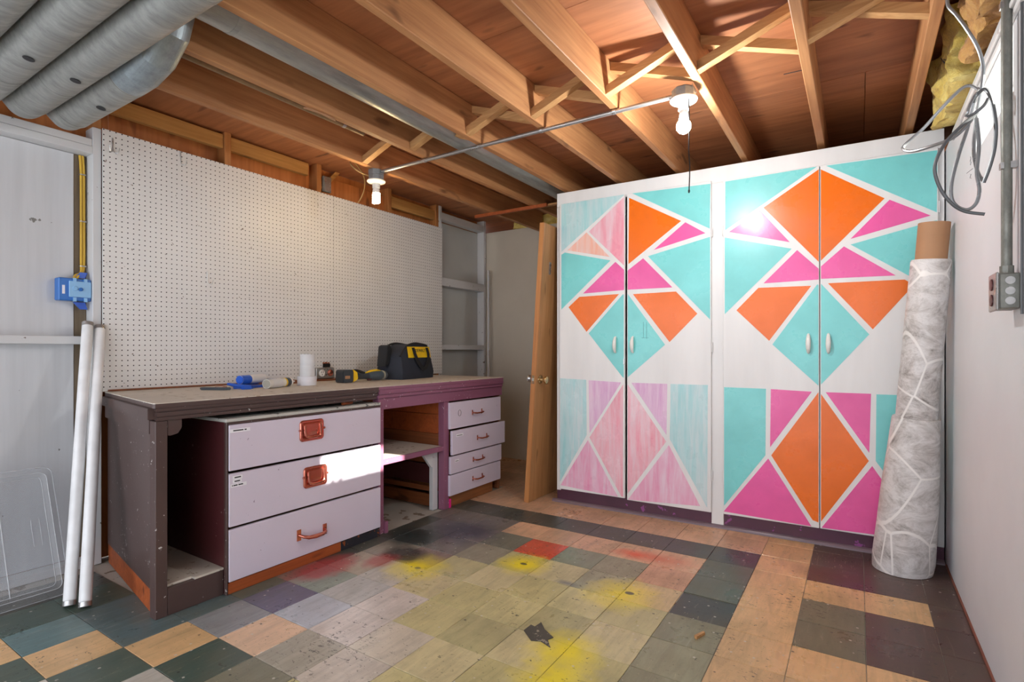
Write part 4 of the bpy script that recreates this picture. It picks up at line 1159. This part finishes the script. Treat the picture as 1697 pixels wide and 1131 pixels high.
fin('rib', B().tube([(-2.975, 1.705, ZB + 0.016), (-3.045, 1.89, ZB + 0.016)], 0.006, 8), 'blue', cg)
fin('grip', B().tube([(-2.955, 1.655, ZB + 0.026), (-2.90, 1.67, ZB + 0.018), (-2.845, 1.70, ZB + 0.012), (-2.81, 1.712, ZB + 0.009)], [0.008, 0.010, 0.011, 0.008], 10), 'blue', cg, smooth=True)
fin('handle', B().prism([(-2.835, 1.655), (-2.81, 1.66), (-2.80, 1.70), (-2.825, 1.715)], 'Z', ZB, ZB + 0.022, bev=0.003), 'blue', cg)
fl = thing('blue_folder', 'flat blue packet leaning against the pegboard behind the caulk tubes', 'packet', (-3.15, 2.03, ZB))
fin('packet', B().prism([(-3.10, 1.85), (-3.08, 2.14), (-3.20, 2.17), (-3.215, 1.90)], 'Z', ZB + 0.022, ZB + 0.030), 'blue', fl)
fin('wood_tray', B().prism([(-3.07, 1.86), (-3.05, 2.17), (-3.23, 2.23), (-3.24, 1.87)], 'Z', ZB, ZB + 0.0215), 'plank', fl)
# dark knife, wires
kn = thing('utility_knife', 'dark grey folding knife lying near the bench end', 'knife', (-2.90, 1.57, ZB))
fin('handle', B().prism([(-2.99, 1.52), (-2.965, 1.515), (-2.85, 1.575), (-2.83, 1.60), (-2.845, 1.61), (-2.88, 1.60), (-2.985, 1.545)], 'Z', ZB, ZB + 0.014, bev=0.003), 'tooldark', kn)
fin('blade', B().prism([(-2.99, 1.56), (-2.97, 1.556), (-2.89, 1.602), (-2.885, 1.612)], 'Z', ZB, ZB + 0.003), 'steel', kn)
wi = thing('bent_wire', 'thin bent copper wires lying between the knife and the blue tool', 'wire', (-2.93, 1.66, ZB))
for L in ([(-2.96, 1.60, 0), (-2.98, 1.625, 0.004), (-2.93, 1.63, 0.012), (-2.96, 1.645, 0.006), (-3.0, 1.648, 0)], [(-3.04, 1.60, 0), (-3.05, 1.63, 0.004), (-2.99, 1.64, 0.014), (-2.93, 1.65, 0.0)]):
    fin('wire', B().tube([(x, y, ZB + 0.0018 + z) for x, y, z in L], 0.0016, 6, smooth=4), 'copper', wi)
# loose metal outlet box
mo = thing('metal_outlet', 'grey metal twin outlet box lying at the back of the bench', 'outlet', (-3.18, 2.46, ZB))
fin('box', B().box(-3.22, -3.175, 2.385, 2.555, ZB + 0.012, ZB + 0.092, bev=0.006), 'conduit', mo)
fin('cover', B().box(-3.1748, -3.170, 2.40, 2.552, ZB + 0.016, ZB + 0.090, bev=0.002), 'steel', mo)
fin('receptacle', B().lathe([(0.024, 0), (0.024, 0.004)], 20, (-3.1698, 2.445, ZB + 0.054), (1, 0, 0)), 'porcelain', mo)
for dy, dz in ((-0.008, 0.006), (0.008, 0.006), (0.0, -0.010)):
    fin('slot', B().box(-3.1656, -3.1650, 2.445 + dy - 0.002, 2.445 + dy + 0.002, ZB + 0.054 + dz - 0.005, ZB + 0.054 + dz + 0.005), 'ink', mo)
fin('receptacle', B().lathe([(0.024, 0), (0.022, 0.006), (0.010, 0.010)], 20, (-3.1698, 2.515, ZB + 0.054), (1, 0, 0)), 'copper', mo)
fin('plug', B().box(-3.21, -3.18, 2.345, 2.3845, ZB + 0.032, ZB + 0.072, bev=0.005), 'black', mo)
fin('wood_base', B().box(-3.235, -3.14, 2.37, 2.60, ZB, ZB + 0.0115), 'plank', mo)
# drill lying on its side
dr = thing('cordless_drill', 'yellow and black cordless drill lying on its side on the bench', 'drill', (-2.86, 2.55, ZB))
fin('battery', B().prism([(2.345, ZB + 0.004), (2.345, ZB + 0.074), (2.355, ZB + 0.086), (2.425, ZB + 0.086), (2.432, ZB + 0.070), (2.432, ZB + 0.012), (2.425, ZB), (2.36, ZB)], 'X', -2.905, -2.825, bev=0.004), 'tooldark', dr)
fin('battery_clip', B().prism([(2.4325, ZB), (2.4325, ZB + 0.086), (2.447, ZB + 0.078), (2.470, ZB + 0.066), (2.475, ZB + 0.022), (2.455, ZB + 0.010)], 'X', -2.90, -2.83, bev=0.003), 'yellow', dr)
fin('battery_label', B().box(-2.8248, -2.8240, 2.36, 2.40, ZB + 0.026, ZB + 0.046), 'cardboard', dr)
fin('grip', B().tube([(-2.865, 2.476, ZB + 0.044), (-2.865, 2.52, ZB + 0.036), (-2.866, 2.56, ZB + 0.034), (-2.87, 2.60, ZB + 0.036)], [0.030, 0.021, 0.019, 0.024], 14), 'tooldark', dr, smooth=True)
fin('motor_body', B().lathe([(0.012, -0.055), (0.024, -0.045), (0.030, -0.010), (0.033, 0.03), (0.034, 0.07), (0.031, 0.092), (0.028, 0.094)], 24, (-2.875, 2.635, ZB + 0.036), (-0.10, 1, 0)), 'toolblue', dr, smooth=True)
fin('yellow_spine', B().tube([(-2.868, 2.575, ZB + 0.058), (-2.872, 2.62, ZB + 0.068), (-2.876, 2.68, ZB + 0.072), (-2.880, 2.715, ZB + 0.068)], [0.006, 0.009, 0.009, 0.006], 8), 'yellow', dr, smooth=True)
fin('chuck_collar', B().lathe([(0.0345, 0.0), (0.0345, 0.014)], 24, (-2.8846, 2.731, ZB + 0.036), (-0.10, 1, 0)), 'greycap', dr, smooth=True)
fin('chuck', B().lathe([(0.030, 0.0), (0.030, 0.024), (0.022, 0.036), (0.010, 0.040)], 20, (-2.886, 2.746, ZB + 0.036), (-0.10, 1, 0)), 'toolblue', dr, smooth=True)
fin('trigger', B().box(-2.85, -2.835, 2.565, 2.600, ZB + 0.006, ZB + 0.018, bev=0.003), 'maroon', dr)
# tool bag
bag = thing('tool_bag', 'open navy and yellow fabric tool bag standing on the bench', 'tool bag', (-2.93, 3.02, ZB), rad(99))
def sec(x, hw0, h, hw1, lean=0.0):
    return [(x, -hw0, 0.0), (x, -hw0 - 0.006, 0.05), (x + lean * 0.6, -hw0 * 0.9, h * 0.66), (x + lean, -hw1, h), (x + lean, hw1, h), (x + lean * 0.6, hw0 * 0.9, h * 0.66), (x, hw0 + 0.006, 0.05), (x, hw0, 0.0)]
rings = [sec(-0.205, 0.105, 0.150, 0.085, 0.02), sec(-0.195, 0.115, 0.175, 0.088, 0.02), sec(-0.11, 0.12, 0.235, 0.090), sec(-0.02, 0.12, 0.262, 0.090), sec(0.09, 0.12, 0.258, 0.088), sec(0.18, 0.118, 0.245, 0.084, -0.008), sec(0.225, 0.110, 0.215, 0.080, -0.016)]
bo = fin('bag_body', B().rings(rings), 'bagnavy', bag, True, True)
rim = [(-0.185, -0.088, 0.170), (-0.12, -0.09, 0.238), (-0.02, -0.09, 0.267), (0.09, -0.088, 0.263), (0.175, -0.084, 0.248), (0.205, 0.0, 0.225), (0.175, 0.084, 0.248), (0.09, 0.088, 0.263), (-0.02, 0.09, 0.267), (-0.12, 0.09, 0.238), (-0.185, 0.088, 0.170)]
fin('zip_frame', B().tube(rim, 0.008, 8, smooth=3), 'bagblack', bag, True, True)
fin('end_flap', B().prism([(-0.235, 0.095), (-0.195, 0.115), (-0.16, 0.22), (-0.185, 0.255), (-0.215, 0.245)], 'Y', 0.0, 0.085, bev=0.004), 'bagblack', bag, True)
def face_patch(x0, x1, z0, z1, off):
    # lies on the sloping front face of the bag
    def yy(z): return -(0.108 + (0.090 - 0.108) * max(0, (z - 0.172)) / 0.09) - off
    q = [(x0, yy(z0), z0), (x1, yy(z0), z0), (x1, yy(z1), z1), (x0, yy(z1), z1)]
    b = B(); q2 = [(p[0], p[1] - 0.003, p[2] - 0.001) for p in q]
    return b.rings([q, q2])
yp = fin('yellow_panel', face_patch(-0.115, 0.185, 0.160, 0.242, 0.0045), 'yellow', bag, True)
tm = text_mesh('maker_lettering', 'DEWALT', 0.034, 'ink', bag, (0.050, -0.1085, 0.212), (rad(90 - 11), 0, 0), 0.0006)
for x0, x1 in ((-0.035, 0.135),):
    for s in (-1,):
        pts = [(x0 - 0.01, -0.103, 0.235), (x0 - 0.008, -0.118, 0.19), (x0 + 0.01, -0.131, 0.135), (x0 + 0.055, -0.138, 0.085), ((x0 + x1) / 2, -0.140, 0.072), (x1 - 0.05, -0.138, 0.088), (x1 - 0.008, -0.131, 0.140), (x1 + 0.006, -0.118, 0.19), (x1 + 0.006, -0.103, 0.235)]
        b = B()
        Q = []
        P_ = [Vector(p) for p in pts]
        for k, p in enumerate(P_):
            d = (P_[min(k + 1, len(P_) - 1)] - P_[max(k - 1, 0)]).normalized()
            w = d.cross(Vector((0, 1, 0))).normalized() * 0.016
            n_ = Vector((0, -0.004, 0))
            Q.append([p - w, p + w, p + w + n_, p - w + n_])
        b.rings(Q)
        fin('strap', b, 'bagblack', bag, True)
bc = thing('tool_case_strap', 'black bag strap heap lying between the drill and the tool bag', 'strap', (-3.05, 2.62, ZB))
fin('strap_loop', B().tube([(-3.03, 2.50, ZB + 0.012), (-3.07, 2.60, ZB + 0.045), (-3.11, 2.69, ZB + 0.065), (-3.07, 2.745, ZB + 0.04), (-3.03, 2.72, ZB + 0.012)], 0.012, 8, smooth=4), 'bagblack', bc, smooth=True)
# screwdriver in the gap above the chest
sd = thing('screwdriver', 'orange-handled screwdriver lying on the chest top under the bench edge', 'screwdriver', (-2.43, 2.06, 0.7925))
fin('handle', B().lathe([(0.006, 0), (0.010, 0.006), (0.009, 0.05), (0.010, 0.08), (0.005, 0.09)], 12, (-2.42, 2.0, 0.8026), (-0.2, 1, 0)), 'orangewood', sd, smooth=True)
fin('shaft', B().lathe([(0.0028, 0), (0.0028, 0.09)], 8, (-2.438, 2.0885, 0.8026), (-0.2, 1, 0)), 'steel', sd)
# ================================================================== FLOOR BITS
M['scrapmat'] = paint('dark torn backing', S(78, 74, 66), 0.6, 0.4, chip=S(150, 142, 126), amt=0.19, cscale=30)
tag(fin('wood_chip', B().prism([(-0.526, 2.10), (-0.515, 2.092), (-0.497, 2.146), (-0.505, 2.15)], 'Z', 0.0008, 0.012), 'strut', None), 'small splinter of wood on the floor beside the missing tile', 'wood chip')
tag(fin('tile_shard', B().prism([(-1.102, 1.793), (-1.1, 1.844), (-1.08, 1.84), (-1.075, 1.883), (-1.035, 1.842), (-0.979, 1.809), (-0.989, 1.783), (-0.955, 1.741), (-1.007, 1.76), (-1.04, 1.744)], 'Z', 0.0008, 0.003), 'scrapmat', None), 'torn black scrap of tile stuck on the floor in the middle', 'scrap')
